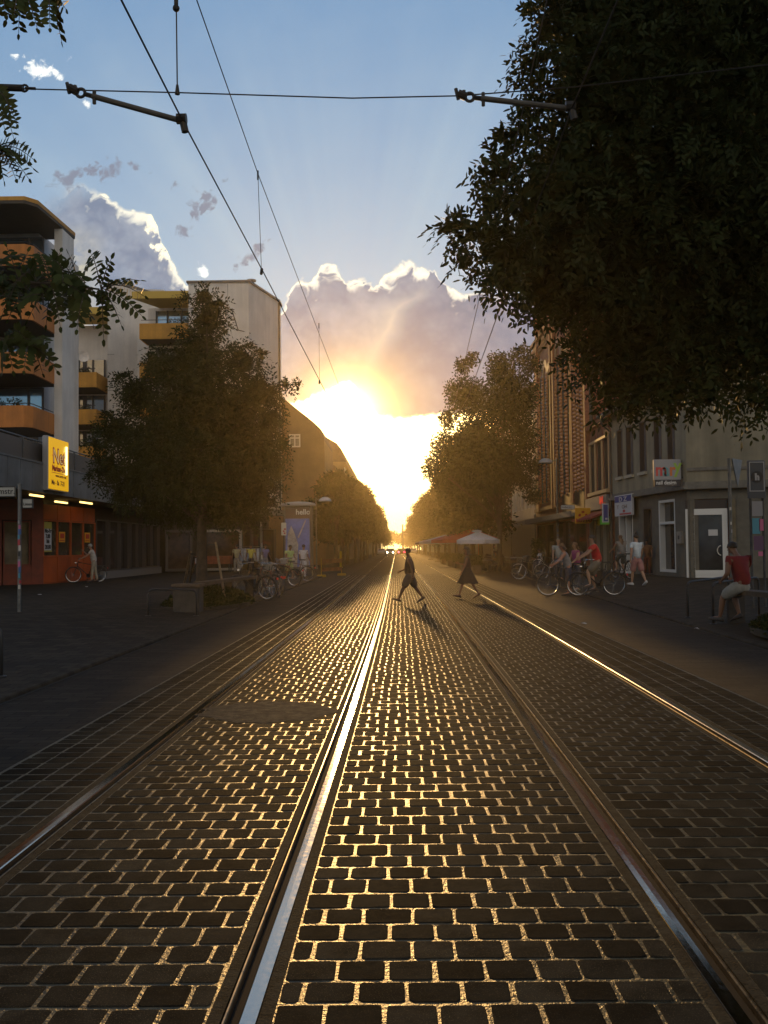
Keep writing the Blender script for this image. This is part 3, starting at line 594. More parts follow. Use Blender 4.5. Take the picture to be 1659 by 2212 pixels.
def left_row():
    # house with a bare gable wall towards the camera
    x, y0, y1 = -6.4, 88., 100.
    t = thing('gabled_house', 'house with a bare brown gable wall and one white window, beyond the white block', 'building', (x-5, y0, 0))
    M = mat('brown gable render', (.20, .12, .06), .9, var=.15, scale=.5)
    zt = lambda u, v: P(u, v, y0).z; xt = lambda u: P(u, 1000, y0).x
    prof = [(-15.5, 0), (x, 0), (x, zt(706, 975)), (x-.05, zt(705, 951)), (xt(694), zt(694, 932)), (xt(676), zt(676, 915)), (xt(604), zt(604, 858)), (-12., zt(604, 858)-.4), (-15.5, zt(706, 975))]
    b = MB(); b.prism([(p[0]-(x-5), 0, p[1]) for p in prof], (0, y1-y0, 0)); b.build('wall', M, t)
    b = MB(); 
    for p, q in zip(prof[3:-1], prof[4:]):
        b.prism([(p[0]-(x-5), -.12, p[1]+.02), (q[0]-(x-5), -.12, q[1]+.02), (q[0]-(x-5), -.12, q[1]+.2), (p[0]-(x-5), -.12, p[1]+.2)], (0, y1-y0+.2, 0))
    b.build('roof', mat('gable roof tiles', (.10, .05, .035), .8, var=.3), t)
    f = FB((-15.5, y0), (x, y0)); s0, z1 = su(f, 624.5, 938); s1, z0 = su(f, 649, 966)
    w = window(t, f, s0, s1, z0, z1, rec=.02, fr=.12, mf=mat('bright window frame', (.7, .62, .5), .5), mull=(.5,), trans=(.7,), d0=.03, glass=mat('curtained pane', (.30, .24, .15), .3, var=.3)); w.location = (5-x, -y0, 0)
    house('town_house', 'pale house with a round gable, directly after the bare gable wall', -6.4, 100.2, 121, 9.6, -1, (.36, .26, .14), 2.6, 'round', 3, 11)
    house('town_house', 'tall ochre house after the round gabled one, left side far down the street', -6.4, 121.3, 168, 12.4, -1, (.32, .2, .1), 2.4, 'mansard', 4, 12)
    house('town_house', 'last visible house above the trees on the left side', -6.4, 168.4, 230, 13., -1, (.3, .22, .14), 2.5, 'eaves', 4, 13)
    house('town_house', 'distant houses on the left where the street closes up', -6.4, 230.6, 420, 12., -1, (.25, .2, .14), 3., 'eaves', 4, 14)
def right_side():
    # ---- plastered corner house with the nail salon
    C, D, E = (11.9, 40.), (10.9, 49.3), (22., 36.2)
    t = thing('corner_house', 'cream plastered corner house with a nail salon, slate roof and tall narrow windows', 'building', (C[0], C[1], 0))
    def fix(o): o.location = (-C[0], -C[1], 0); return o
    PL = mat('cream plaster', (.25, .23, .17), .9, var=.12, scale=.7, streak=.4, bump=.15, bscale=25.); ST = mat('stone band', (.13, .125, .11), .8, var=.2); GR = mat('grey ground floor plaster', (.11, .105, .088), .85, var=.15)
    f = FB(D, C); g = FB(C, E); sp = lambda u, v=1100: su(f, u, v)[0]; gp = lambda u, v=1150: su(g, u, v)[0]
    zc = 4.15; H = 8.2
    wins = []
    for ua, ub in ((1336, 1347.5), (1355.5, 1370), (1384.6, 1399), (1416, 1432), (1445, 1461)):
        a, b = sp(ua), sp(ub); m = (a+b)/2; wd = max(.52, (b-a)); wins.append((m-wd/2, m+wd/2, 4.95, 7.3))
    doors = [(sp(1332), sp(1362), .2, 3.2), (sp(1384), sp(1404), .2, 3.35), (sp(1418), sp(1453), .42, 3.55)]
    fb = holed(FBs(f), wins, 0, f.L, zc, H); fb.fbox(.0, f.L-.01, -9, -.36, zc, H)
    fb2 = FBs(g); fb2.fbox(.0, g.L, -9, -.0, zc, H)
    gab = [g.pt(0, 0, H), g.pt(g.L, 0, H), g.pt(g.L*.55, 0, H+4.2)]; fb2.prism([gab[0], gab[1], gab[2]], -g.n*.3)
    fb.v += []; o = fb2.add(fb.v, fb.f); fix(fb2.build('wall', PL, t))
    fb = holed(FBs(f), doors, 0, f.L, .1, zc-.3, d=-.1); fb2 = holed(FBs(g), [(.25, gp(1577), .25, 3.45)], 0, g.L, .1, zc-.3, d=-.1); fb2.add(fb.v, fb.f); fix(fb2.build('ground_floor_wall', GR, t))
    fb = FBs(f); fb.fbox(0, f.L+.22, -.3, .22, zc-.3, zc-.16); fb.fbox(0, f.L+.12, -.3, .12, zc-.16, zc); fb2 = FBs(g); fb2.fbox(.0, g.L, -.3, .225, zc-.298, zc-.158); fb2.fbox(.0, g.L, -.3, .125, zc-.156, zc+.002); fb2.add(fb.v, fb.f); fix(fb2.build('cornice', ST, t))
    fb = FBs(g); fb.fbox(0, g.L, .0, .06, zc+.45, zc+.58); fix(fb.build('string_course', ST, t))
    for q in wins:
        w = fix(window(t, f, *q, rec=.22, mf=M_FRAME, glass=mat('blue grey glass', (.10, .115, .15), .15, spec=.4)))
        s = FBs(f); s.fbox(q[0]-.08, q[1]+.08, -.1, .13, q[2]-.14, q[2]-.005); s.build('sill', mat('pale sill', (.36, .33, .26), .7), w)
    INT = mat('dim salon glass', (.030, .034, .036), .06, spec=.7, var=.5, scale=.7)
    for i, q in enumerate(doors): fix(window(t, f, *q, rec=.25, fr=.11, mf=M_WFRAME if i != 1 else M_FRAME, glass=INT, trans=(.68,) if i == 2 else (), mull=(.5,) if i == 0 else (), d0=-.12, name='shop_window' if i != 1 else 'side_door'))
    a, b = gp(1482, 1200), gp(1573, 1200); dl, dr = gp(1500), gp(1560)
    d = fix(window(t, g, a, b, .25, 3.05, rec=.2, fr=.12, mf=M_WFRAME, glass=INT, d0=-.14, name='shop_door'))
    s = FBs(g); s.fbox(dl-.09, dl, -.3, -.10, .5, 2.85); s.fbox(dr, dr+.09, -.3, -.10, .5, 2.85); s.fbox(a+.12, b-.12, -.3, -.105, .37, .55); s.fbox(a+.12, b-.12, -.3, -.105, 2.8, 2.93); s.build('door_leaf', M_WFRAME, d)
    s = FBs(g); hc = g.pt(dr-.03, .0, 1.35); s.tube([hc + g.e*(-.17*math.cos(q)) + Vector((0, 0, .2*math.sin(q))) for q in (R_(x) for x in range(-80, 81, 20))], .022, 6); s.build('door_handle', mat('brushed handle', (.6, .58, .52), .3, .8), d)
    s = FBs(g); s.fbox((dl+dr)/2, (dl+dr)/2+.36, -.13, -.12, 1.95, 2.2); s.build('notice', mat('paper notice', (.5, .5, .5), .7), d)
    s = FBs(g); s.fbox(a, b, -.3, -.14, 3.06, 3.42); fix(s.build('fanlight', mat('brown fanlight', (.03, .022, .02), .4), t))
    s = FBs(g); s.fbox(gp(1574.5), gp(1590), -.1, -.02, .25, 3.4); s.fbox(gp(1576), gp(1584), -.02, .04, 2.35, 2.95); fix(s.build('pilaster', mat('ochre pilaster', (.13, .11, .07), .85, var=.2), t))
    s = FBs(f); q = sp(1466); s.fbox(q-.22, q+.22, -.1, .03, 1.65, 2.15); o = fix(s.build('letter_box', mat('letter box', (.30, .28, .25), .5, .3), t)); s = FBs(f); s.fbox(q-.08, q+.08, .032, .038, 1.82, 1.98); s.build('letter_slot', M_FRAME, o)
    # roof and gutter
    r = MB(); up = Vector((0, 0, 1)); p0, p1 = f.pt(-.2, .5, H-.12), f.pt(f.L-.02, .5, H-.12); back = g.n*-0 + Vector((5.2, 1.3, 4.3))
    r.prism([p0, p1, p1+back, p0+back], Vector((.02, 0, .16))); p2 = p0+back; p3 = p1+back; r.prism([p2, p3, p3+Vector((5.5, 1.2, -4.2)), p2+Vector((5.5, 1.2, -4.2))], Vector((.0, 0, .16))); fix(r.build('roof', mat('slate', (.035, .037, .045), .6, var=.25, scale=3), t))
    r = MB(); r.tube([f.pt(-.25, .58, H-.1), f.pt(f.L, .58, H-.1)], .1, 8); r.tube([f.pt(.12, .58, H-.15), f.pt(.12, .5, H-.5), f.pt(.12, .1, H-.85), f.pt(.12, .1, .3)], .055, 8); fix(r.build('gutter', mat('zinc gutter', (.09, .08, .07), .5, .5), t))
    # ---- signs of the corner house
    WHT = mat('sign white', (.50, .50, .52), .5); DKB = mat('sign black', (.03, .03, .035), .5)
    p = P(1409.5, 1051.6, 40.6); q = P(1474, 991, 40.1); s = thing('shop_sign', 'grey box sign with a colourful word over nail design, on the house corner', 'sign', (p.x, 40.3, p.z))
    w, h = q.x-p.x, q.z-p.z
    b = MB(); b.rbox(0, w, 0, .22, h*.245, h, .02); b.build('panel', mat('sign grey', (.27, .27, .28), .5), s)
    b = MB(); b.box(.02, w, .0, .22, 0, h*.235); b.build('lower_panel', DKB, s)
    b = MB(); b.box(w, w+.55, .08, .14, h*.75, h*.8); b.box(w, w+.55, .08, .14, h*.3, h*.35); b.build('bracket', M_DARKM, s)
    for ch, xx, cl in (('m', .06, (.50, .045, .05)), ('a', .40, (.10, .27, .29)), ('r', .70, (.55, .14, .03)), ('y', .92, (.26, .42, .05))):
        text(ch, .72 if ch != 'y' else .8, mat('sign letter '+ch, cl, .5), s, (xx*w/1.25, -.006, h*(.40 if ch != 'y' else .52)), (R_(90), 0, 0), bold=.02, sx=.85)
    text('nail design', .225, mat('sign lettering', (.6, .6, .58), .5), s, (.07, -.006, h*.07), (R_(90), 0, 0), bold=.004, sx=w/1.25)
    BL = mat('sign blue', (.035, .05, .22), .5); RDs = mat('sign red', (.42, .05, .04), .5)
    s0, zt = su(f, 1338, 1073); s1, zb = su(f, 1376, 1110)
    s = thing('shop_sign', 'white shop sign with a blue band, over the doorway left of the nail salon', 'sign', f.pt(s0, .25, 3.02), math.atan2(f.e.y, f.e.x)); W_ = s1-s0
    b = MB(); b.rbox(0, W_, 0, .12, 0, 1.0, .01); b.build('panel', WHT, s); b = MB(); b.box(.06, W_-.06, -.012, -.002, .66, .95); b.build('band', BL, s)
    text('D Z', .30, WHT, s, (W_*.28, -.02, .69), (R_(90), 0, 0), bold=.01, sx=2.2); text('T   OH', .26, mat('sign brown', (.16, .09, .06), .5), s, (W_*.14, -.008, .34), (R_(90), 0, 0), sx=1.9); b = MB(); b.box(W_*.3, W_-.08, -.012, -.002, .05, .12); b.box(W_*.5, W_*.62, -.012, -.002, .16, .28); b.build('rule', RDs, s)
    s = thing('information_sign', 'small blue and white i sign beside the drainpipe of the corner house', 'sign', f.pt(.35, .3, 2.75), 0)
    b = MB(); b.rbox(-.32, .0, 0, .1, 0, .95, .01); b.build('panel', WHT, s); b = MB(); b.box(-.27, -.05, -.012, -.002, .06, .89); b.build('band', BL, s); text('i', .8, WHT, s, (-.22, -.02, .16), (R_(80), 0, R_(0)), bold=.02)
    # ---- low brick house with three tall arched windows
    BR = mat('red brick', (.22, .075, .04), .75, var=.25, scale=6., bump=.25, bscale=30.); BRD = mat('dark brick', (.12, .045, .028), .8, var=.3, scale=6.)
    D2 = (10.9, 55.4); f2 = FB(D2, D); t = thing('brick_house', 'low red brick house with three tall arched windows, between the tower and the cream house', 'building', (D[0], D[1], 0))
    def fix(o): o.location = (-D[0], -D[1], 0); return o
    sp2 = lambda u: su(f2, u, 1000)[0]; ws = [(sp2(1278)+0, sp2(1288), 4.5, 7.2), (sp2(1292), sp2(1303), 4.5, 7.2), (sp2(1306.5), sp2(1318), 4.5, 7.2)]
    fb = holed(FBs(f2), ws+[(.3, f2.L-.4, .1, 3.1)], 0, f2.L, 0, 8.3); fb.fbox(0, f2.L, -9, -.37, 0, 8.3); fb.fbox(.0, f2.L, 0, .2, 8.0, 8.3); fix(fb.build('wall', BR, t))
    for q in ws:
        w = fix(window(t, f2, *q, rec=.25, glass=mat('brown glass', (.05, .03, .025), .1), mf=M_FRAME))
        b = FBs(f2); m = (q[0]+q[1])/2; r = (q[1]-q[0])/2
        b.prism([f2.pt(m+r*1.15*math.cos(a), -.02, q[3]-.02+r*1.15*math.sin(a)) for a in (math.pi*k/10 for k in range(11))], f2.n*.06); b.build('arch', BRD, w)
    b = FBs(f2); b.fbox(ws[0][0]-.1, ws[-1][1]+.1, 0, .14, 7.15, 7.28)
    for q in (ws[0][0]-.12, ws[0][1]+.05, ws[1][1]+.05, ws[2][1]+.02): b.tube([f2.pt(q+.04, .06, 4.5), f2.pt(q+.04, .06, 7.15)], .07, 8)
    b.fbox(ws[0][0]-.1, ws[-1][1]+.1, 0, .25, 4.3, 4.48); fix(b.build('trim', mat('sandstone trim', (.40, .27, .15), .6), t))
    fix(window(t, f2, .3, f2.L-.4, .12, 3.1, glass=mat('shop interior glass', (.06, .05, .035), .08, var=.6, scale=1.2), mull=(.35, .66), name='shop_window', mf=mat('pale shop frame', (.25, .24, .2), .5)))
    b = FBs(f2); p = b.pt; b.hexa([p(.2, .05, 3.35), p(f2.L-.3, .05, 3.35), p(f2.L-.3, 1.0, 2.95), p(.2, 1.0, 2.95), p(.2, .05, 3.45), p(f2.L-.3, .05, 3.45), p(f2.L-.3, 1.0, 3.05), p(.2, 1.0, 3.05)]); fix(b.build('awning', mat('red awning', (.22, .03, .02), .8), t))
    r = MB(); r.prism([f2.pt(0, .3, 8.31), f2.pt(0, -4.5, 10.6), f2.pt(0, -9, 8.31)], f2.e*f2.L); fix(r.build('roof', mat('brown tiles', (.10, .045, .03), .8, var=.3), t))
    s = thing('shop_sign', 'grey fascia sign with a red letter on the low brick house', 'sign', f2.pt(.3, .12, 3.5), math.atan2(f2.e.y, f2.e.x))
    b = MB(); b.rbox(0, f2.L-.6, -.12, .05, 0, .7, .01); b.build('panel', mat('sign taupe', (.18, .165, .15), .6), s); b = MB(); b.box(f2.L-1.9, f2.L-.7, -.14, -.121, .02, .3); b.build('band', RDs, s)
    text('M', .5, mat('lit red letter', (.6, .02, .02), .4, emit=((1, .03, .03), .25)), s, (f2.L-2.1, -.145, .28), (R_(90), 0, 0), bold=.03, sx=2.2)
    def plate(nm, lab, u0, v0, u1, v1, Y, col):
        a = P(u0, v1, Y); c = P(u1, v0, Y); s = thing(nm, lab, 'sign', (a.x, Y, a.z)); w, h = c.x-a.x, c.z-a.z; b = MB(); b.rbox(0, w, 0, .1, 0, h, .008); b.build('panel', col, s); b = MB(); b.box(w, w+.6, .03, .07, h*.45, h*.55); b.build('bracket', M_DARKM, s); return s, w, h
    s, w, h = plate('shop_sign', 'square yellow LOTTO sign with a red clover, projecting over the pavement', 1243, 1097, 1275.5, 1131, 53.5, mat('lotto yellow', (.62, .30, .012), .5))
    b = MB()
    for cx_, cz_, ang in ((.5, .72, 90), (.33, .55, 170), (.67, .55, 10)):
        for q in (-22, 22):
            aa = R_(ang+q); b.prism([(w*cx_+.085*w*math.cos(k)+.05*w*math.cos(aa), -.01, h*cz_-.02+.075*h*math.sin(k)+.05*h*math.sin(aa)) for k in (2*math.pi*j/10 for j in range(10))], (0, .008, 0))
    b.build('emblem', mat('lotto red', (.42, .03, .012), .5), s); text('LOTTO', .30*w, MATS['lotto red'], s, (w*.04, -.012, h*.10), (R_(90), 0, 0), bold=.02, sx=1.05)
    s, w, h = plate('shop_sign', 'small green projecting sign below the red awning', 1297, 1115, 1316, 1133, 50.6, mat('sign green', (.09, .36, .05), .5, emit=((.1, .5, .05), .12))); b = MB(); b.box(.08, w-.08, -.01, -.002, h*.35, h*.62); b.build('print', mat('pale green print', (.4, .6, .35), .5), s)
    plate('shop_sign', 'tiny plain yellow sign left of the green one', 1290.5, 1121, 1296, 1135, 51.2, mat('plain yellow', (.5, .34, .02), .5))
    # ---- tall brick building with glazed brick columns
    A, B = (10.9, 76.), (10.9, 55.6); f = FB(A, B); t = thing('brick_building', 'tall dark red brick building with slender arched windows and glinting columns', 'building', (B[0], B[1], 0))
    def fix(o): o.location = (-B[0], -B[1], 0); return o
    sp = lambda u: su(f, u, 1000)[0]; H = 17.2; zb, ztop = 4.75, 14.2
    bays = ((1169, 1178, 1187, 1196), (1205.5, 1216.5, 1227.7, 1239.2), (1245.5, 1253.5, 1262, 1270.5))
    holes = [(sp(a)+.12, sp(c)-.12, zb, ztop-.4*k) for bay in bays for k, (a, c) in enumerate(zip(bay[:-1], bay[1:]))]
    holes = [h for h in holes if h[1]-h[0] > .1]
    fb = holed(FBs(f), holes+[(.6, f.L-.5, .1, 3.2)], 0, f.L, 0, H, th=.4); fb.fbox(0, f.L, -10, -.42, 0, H)
    for k in range(3):
        c = (sp(bays[k][0])+sp(bays[k][3]))/2; hw = (sp(bays[k][3])-sp(bays[k][0]))/2+.3
        fb.prism([f.pt(c-hw, .0, H), f.pt(c+hw, 0, H), f.pt(c+hw, 0, H+2.2), f.pt(c, 0, H+4.4), f.pt(c-hw, 0, H+2.2)], -f.n*.5)
        fb.fbox(c-hw-.25, c-hw+.2, .0, .25, 4.2, H+2.6); fb.fbox(c+hw-.2, c+hw+.25, .0, .25, 4.2, H+2.6)
    fix(fb.build('wall', BR, t))
    fb = FBs(f)
    for z, d in ((H-1.2, .12), (H-.7, .2), (H-.25, .3)): fb.fbox(0, f.L, 0, d, z, z+.24)
    for i in range(int(f.L/.5)): fb.fbox(i*.5, i*.5+.22, .0, .17, H-1.0, H-.72)
    fb.fbox(0, f.L, 0, .15, 4.2, 4.45); fix(fb.build('cornice', BRD, t))
    GLZ = mat('glazed brick', (.42, .17, .06), .16, var=.25, scale=8., spec=1., coat=.6)
    for bay in bays:
        for u in bay:
            b = MB(); c = f.pt(sp(u), 0.05, 0); n = 10; rings = []; z = zb
            while z < ztop-.3:
                for dz, r in ((0, .09), (.03, .155), (.11, .17), (.19, .155), (.22, .09)): rings.append([(c.x+r*math.cos(q), c.y+r*math.sin(q), z+dz) for q in (2*math.pi*j/n for j in range(n))])
                z += .235
            b.loft(rings); fix(b.build('column', GLZ, t, True))
    for h in holes:
        w = fix(window(t, f, *h, rec=.3, fr=.05, glass=mat('sooty glass', (.02, .016, .014), .15), trans=(.2, .4, .6, .8)))
        m, r = (h[0]+h[1])/2, (h[1]-h[0])/2+.12; b = FBs(f)
        aa = [math.pi*k/10 for k in range(11)]; b.loft([[f.pt(m+rr*math.cos(a), dd, h[3]+rr*math.sin(a)) for a in aa] for rr, dd in ((r*.72, .02), (r*.72, .10), (r*1.25, .10), (r*1.25, .02))], cap=False, closed=False); b.build('arch', mat('pale arch stone', (.34, .22, .13), .6), w)
    fix(window(t, f, .6, f.L-.5, .12, 3.2, glass=mat('dim shop glass', (.035, .03, .025), .08, var=.6, scale=.8), mull=(.2, .4, .6, .8), name='shop_window', mf=mat('dark wood', (.06, .035, .02), .6)))
    b = FBs(f); b.fbox(.2, f.L-.2, .0, .9, 3.3, 3.5); b.fbox(.2, f.L-.2, .88, .92, 3.28, 3.62); fix(b.build('canopy', mat('pale canopy', (.20, .18, .15), .7), t))
    b = FBs(f); b.fbox(f.L-7.5, f.L-.1, .02, .16, 3.6, 4.9); fix(b.build('fascia', mat('black fascia', (.018, .015, .012), .6), t))
    r = MB(); r.prism([f.pt(0, -.55, H+.01), f.pt(0, -5, H+1.6), f.pt(0, -9.9, H+.01)], f.e*f.L); fix(r.build('roof', MATS['brown tiles'], t))
    # ---- further houses
    house('town_house', 'white plastered house just beyond the tall brick building', 10.9, 76.4, 92, 13.2, 1, (.46, .43, .38), 3.2, 'eaves', 4, 21, shop=(.12, .10, .07))
    house('town_house', 'rust coloured house behind the café parasols on the right', 10.9, 92.4, 112, 13.8, 1, (.28, .12, .07), 3.2, 'mansard', 4, 22)
    house('town_house', 'cream house among the right hand trees, beyond the rust coloured one', 10.9, 112.4, 140, 13., 1, (.40, .34, .25), 3.2, 'eaves', 4, 23)
    house('town_house', 'far row of houses hidden by trees on the right', 10.9, 140.5, 260, 13.5, 1, (.3, .22, .16), 3.2, 'eaves', 4, 24)
    house('town_house', 'farthest houses on the right by the vanishing point', 10.9, 260.6, 430, 12.5, 1, (.3, .24, .18), 3.2, 'eaves', 4, 25)
left_apartments(); shop_row(); light_box(); left_row(); right_side()
# ------------------------------------------------------------------ trees
def leafmat(name, c1, c2):
    m = bpy.data.materials.new(name); m.use_nodes = True; nt = m.node_tree; b = nt.nodes['Principled BSDF']; out = nt.nodes['Material Output']
    g = nt.nodes.new('ShaderNodeNewGeometry'); r = X(nt, g.outputs['Random Per Island'])
    col = mixc(nt, r, c1, c2); nt.links.new(col, b.inputs['Base Color']); b.inputs['Roughness'].default_value = .55; b.inputs['Specular IOR Level'].default_value = .08
    t = nt.nodes.new('ShaderNodeBsdfTranslucent'); nt.links.new(mixc(nt, .5, col, (.09, .07, .008)), t.inputs['Color'])
    mx = nt.nodes.new('ShaderNodeMixShader'); mx.inputs[0].default_value = .14; nt.links.new(b.outputs[0], mx.inputs[1]); nt.links.new(t.outputs[0], mx.inputs[2]); nt.links.new(mx.outputs[0], out.inputs['Surface'])
    return m
LEAF = leafmat('ash leaves', (.013, .020, .006), (.028, .040, .012)); LEAF2 = leafmat('street tree leaves', (.015, .024, .007), (.034, .046, .012)); LEAF3 = leafmat('locust leaves', (.022, .035, .010), (.045, .062, .018))
BARK = mat('bark', (.05, .037, .026), .9, var=.4, scale=5., bump=.8, bscale=18.)
def nrm(a): return a/np.maximum(np.linalg.norm(a, axis=1, keepdims=True), 1e-9)
def leaf_mesh(name, C, D, S, ln, wd, m, parent, six=False):
    # leaves at C, along D, with side vectors S
    N = len(C); D = nrm(D); S = nrm(S - D*(S*D).sum(1, keepdims=True)); Nn = np.cross(D, S); ln = np.broadcast_to(ln, (N,))[:, None]; wd = np.broadcast_to(wd, (N,))[:, None]
    if six: V = np.stack([C, C+D*ln*.3+S*wd*.5+Nn*ln*.04, C+D*ln*.72+S*wd*.42+Nn*ln*.03, C+D*ln, C+D*ln*.72-S*wd*.42+Nn*ln*.03, C+D*ln*.3-S*wd*.5+Nn*ln*.04], 1); k = 6
    else: V = np.stack([C, C+D*ln*.45+S*wd*.5+Nn*ln*.05, C+D*ln, C+D*ln*.45-S*wd*.5+Nn*ln*.05], 1); k = 4
    me = bpy.data.meshes.new(name); me.vertices.add(N*k); me.vertices.foreach_set('co', V.reshape(-1).astype(np.float32))
    me.loops.add(N*k); me.loops.foreach_set('vertex_index', np.arange(N*k, dtype=np.int32)); me.polygons.add(N); me.polygons.foreach_set('loop_start', np.arange(0, N*k, k, dtype=np.int32)); me.polygons.foreach_set('loop_total', np.full(N, k, dtype=np.int32))
    me.materials.append(m); me.update(calc_edges=True); me.validate()
    o = bpy.data.objects.new(name, me); COL.objects.link(o); o.parent = parent; return o
def blob_points(blobs, n, g, shell=.55):
    w = np.array([b[3]**2.05 for b in blobs]); idx = g.choice(len(blobs), n, p=w/w.sum()); B = np.array(blobs)[idx]
    d = nrm(g.normal(size=(n, 3))); r = g.random(n)**shell*(1+.16*g.normal(size=n)*.6)
    return B[:, :3]+d*(B[:, 3]*r)[:, None], d
def sprig_crown(name, blobs, n, g, parent, m, ln, wd, per=9, rach=.26, fill=0, six=True):
    C, d = blob_points(blobs, n, g); A = nrm(d*.7+g.normal(size=(n, 3))*.55+np.array([0, 0, -.35]))
    Sd = nrm(np.cross(A, nrm(g.normal(size=(n, 3))+np.array([0, 0, 1.2]))))
    cs, ds, ss, ls = [], [], [], []
    for k in range(per):
        t = (k//2+.6)/(per//2+.6); sg = 1 if k % 2 else -1
        if k == per-1: dk = A; t = 1.
        else: dk = A*.55+Sd*sg*.85
        base = C+A*rach*t*g.uniform(.8, 1.15, size=(n, 1))+np.array([0, 0, -.10])*rach*4*t*t
        cs.append(base); ds.append(dk+np.array([0, 0, -.25*t])+g.normal(size=(n, 3))*.16); ss.append(np.cross(dk, Sd)+g.normal(size=(n, 3))*.2+ np.cross(dk, A)*.0); ls.append(g.uniform(.75, 1.15, n))
    cs, ds, ls = np.concatenate(cs), np.concatenate(ds), np.concatenate(ls); ss = nrm(np.cross(ds, np.tile(np.cross(A, Sd), (per, 1))))+g.normal(size=cs.shape)*.25
    L = ln*ls; Wd = wd*ls
    if fill:                          # the dense inside of the crown
        f, _ = blob_points([(b[0], b[1], b[2], b[3]*.62) for b in blobs], fill, g, .4); cs = np.concatenate([cs, f]); ds = np.concatenate([ds, g.normal(size=(fill, 3))]); ss = np.concatenate([ss, g.normal(size=(fill, 3))]); L = np.concatenate([L, ln*1.35*g.uniform(.8, 1.2, fill)]); Wd = np.concatenate([Wd, wd*2.1*g.uniform(.8, 1.2, fill)])
    return leaf_mesh(name, cs, ds, ss, L, Wd, m, parent, six)
def cloud_crown(name, blobs, n, g, parent, m, ln, wd):
    C, d = blob_points(blobs, n, g, .42); D = d*.5+g.normal(size=(n, 3))*.8+np.array([0, 0, -.3]); q = g.uniform(.7, 1.3, n)
    return leaf_mesh(name, C, D, g.normal(size=(n, 3)), ln*q, wd*q, m, parent)
def limbs(b, base, top, r0, blobs, g, nmax=14, n=8):
    base, top = Vector(base), Vector(top); j = Vector((g.normal()*.06, g.normal()*.06, 0)); mid = base.lerp(top, .5)+j
    b.tube([base-Vector((0, 0, .1)), base+Vector((0, 0, .12)), base.lerp(top, .25)+j*.4, mid, base.lerp(top, .8)+j*.6, top], [r0*1.45, r0*1.1, r0, r0*.88, r0*.75, r0*.62], 12)
    for k, q in enumerate([q for q in sorted(blobs, key=lambda q: -q[3])[:nmax] if q[3] > .55]):
        c = Vector(q[:3]); st = base.lerp(top, float(g.uniform(.62, 1.))); m1 = st.lerp(c, .5)+Vector((float(g.normal())*.12, float(g.normal())*.12, abs(float(g.normal()))*.2)); r = r0*.42
        b.tube([st, st.lerp(m1, .5)+Vector((0, 0, .05)), m1, c], [r, r*.8, r*.6, r*.2], n)
        for _ in range(2):
            e = c+Vector(g.normal(size=3))*q[3]*.55; b.tube([m1, m1.lerp(e, .55), e], [r*.45, r*.3, r*.1], 5)
def pblobs(lst, jy=0., g=RNG): return [(*P(u, v, Y+float(g.uniform(-jy, jy))), r) for u, v, Y, r in lst]
def big_tree():
    base = (6.75, 13.6, pz(6.75, 13.6)); g = np.random.default_rng(21)
    t = thing('street_tree', 'huge dark tree overhanging the upper right, its crown cut off by the frame', 'tree', base)
    L = [(1330, 60, 12, 1.1), (1285, 190, 11.5, .86), (1250, 370, 11.5, 1.0), (1185, 455, 11, .68), (978, 492, 11, .21), (1035, 510, 11, .22), (1005, 560, 11, .15), (1090, 545, 11.2, .42), (1165, 590, 11.4, .52), (1090, 605, 11.3, .20), (1265, 560, 12, 1.0), (1215, 640, 12, .36), (1165, 660, 12, .18), (1340, 760, 12.5, .66), (1450, 600, 13, 1.4), (1450, 300, 12, 1.5), (1550, 120, 13, 1.7), (1600, 450, 12.5, 1.5), (1600, 720, 12.5, .9), (1500, 760, 12.3, .62), (1440, 830, 12.1, .34), (1380, 850, 12.2, .24), (1640, 860, 11.5, .28), (1520, 850, 12, .2), (1320, 850, 12.6, .22), (1270, 760, 12.6, .30), (1750, 520, 14, 1.9), (1800, 200, 14, 2.2), (1750, -60, 13.5, 1.9), (1500, -140, 13, 1.7), (1350, -110, 12.5, 1.1), (1160, 130, 11.6, .25), (1210, 20, 11.8, .38), (1145, 250, 11.3, .22), (1095, 300, 11.2, .22), (1075, 370, 11.2, .28), (1065, 440, 11.2, .2), (1395, 700, 12.4, .7), (1560, 600, 12.6, 1.1), (1350, 480, 12, 1.1)]
    bl = [(x-base[0], y-base[1], z-base[2], r) for x, y, z, r in pblobs(L, .35, g)] + [(1.5, .8, 4.6, 2.0), (.8, 2.2, 5.5, 2.2), (2.4, -1.2, 5.4, 1.9), (-.5, 2.4, 6.6, 2.0), (.6, 0, 8.2, 2.2)]
    sprig_crown('crown', bl, 27000, g, t, LEAF, .10, .036, 9, .26, fill=46000)
    b = MB(); limbs(b, (0, 0, 0), (-.15, -.1, 3.4), .22, bl, g, 16); b.build('trunk', BARK, t, True)
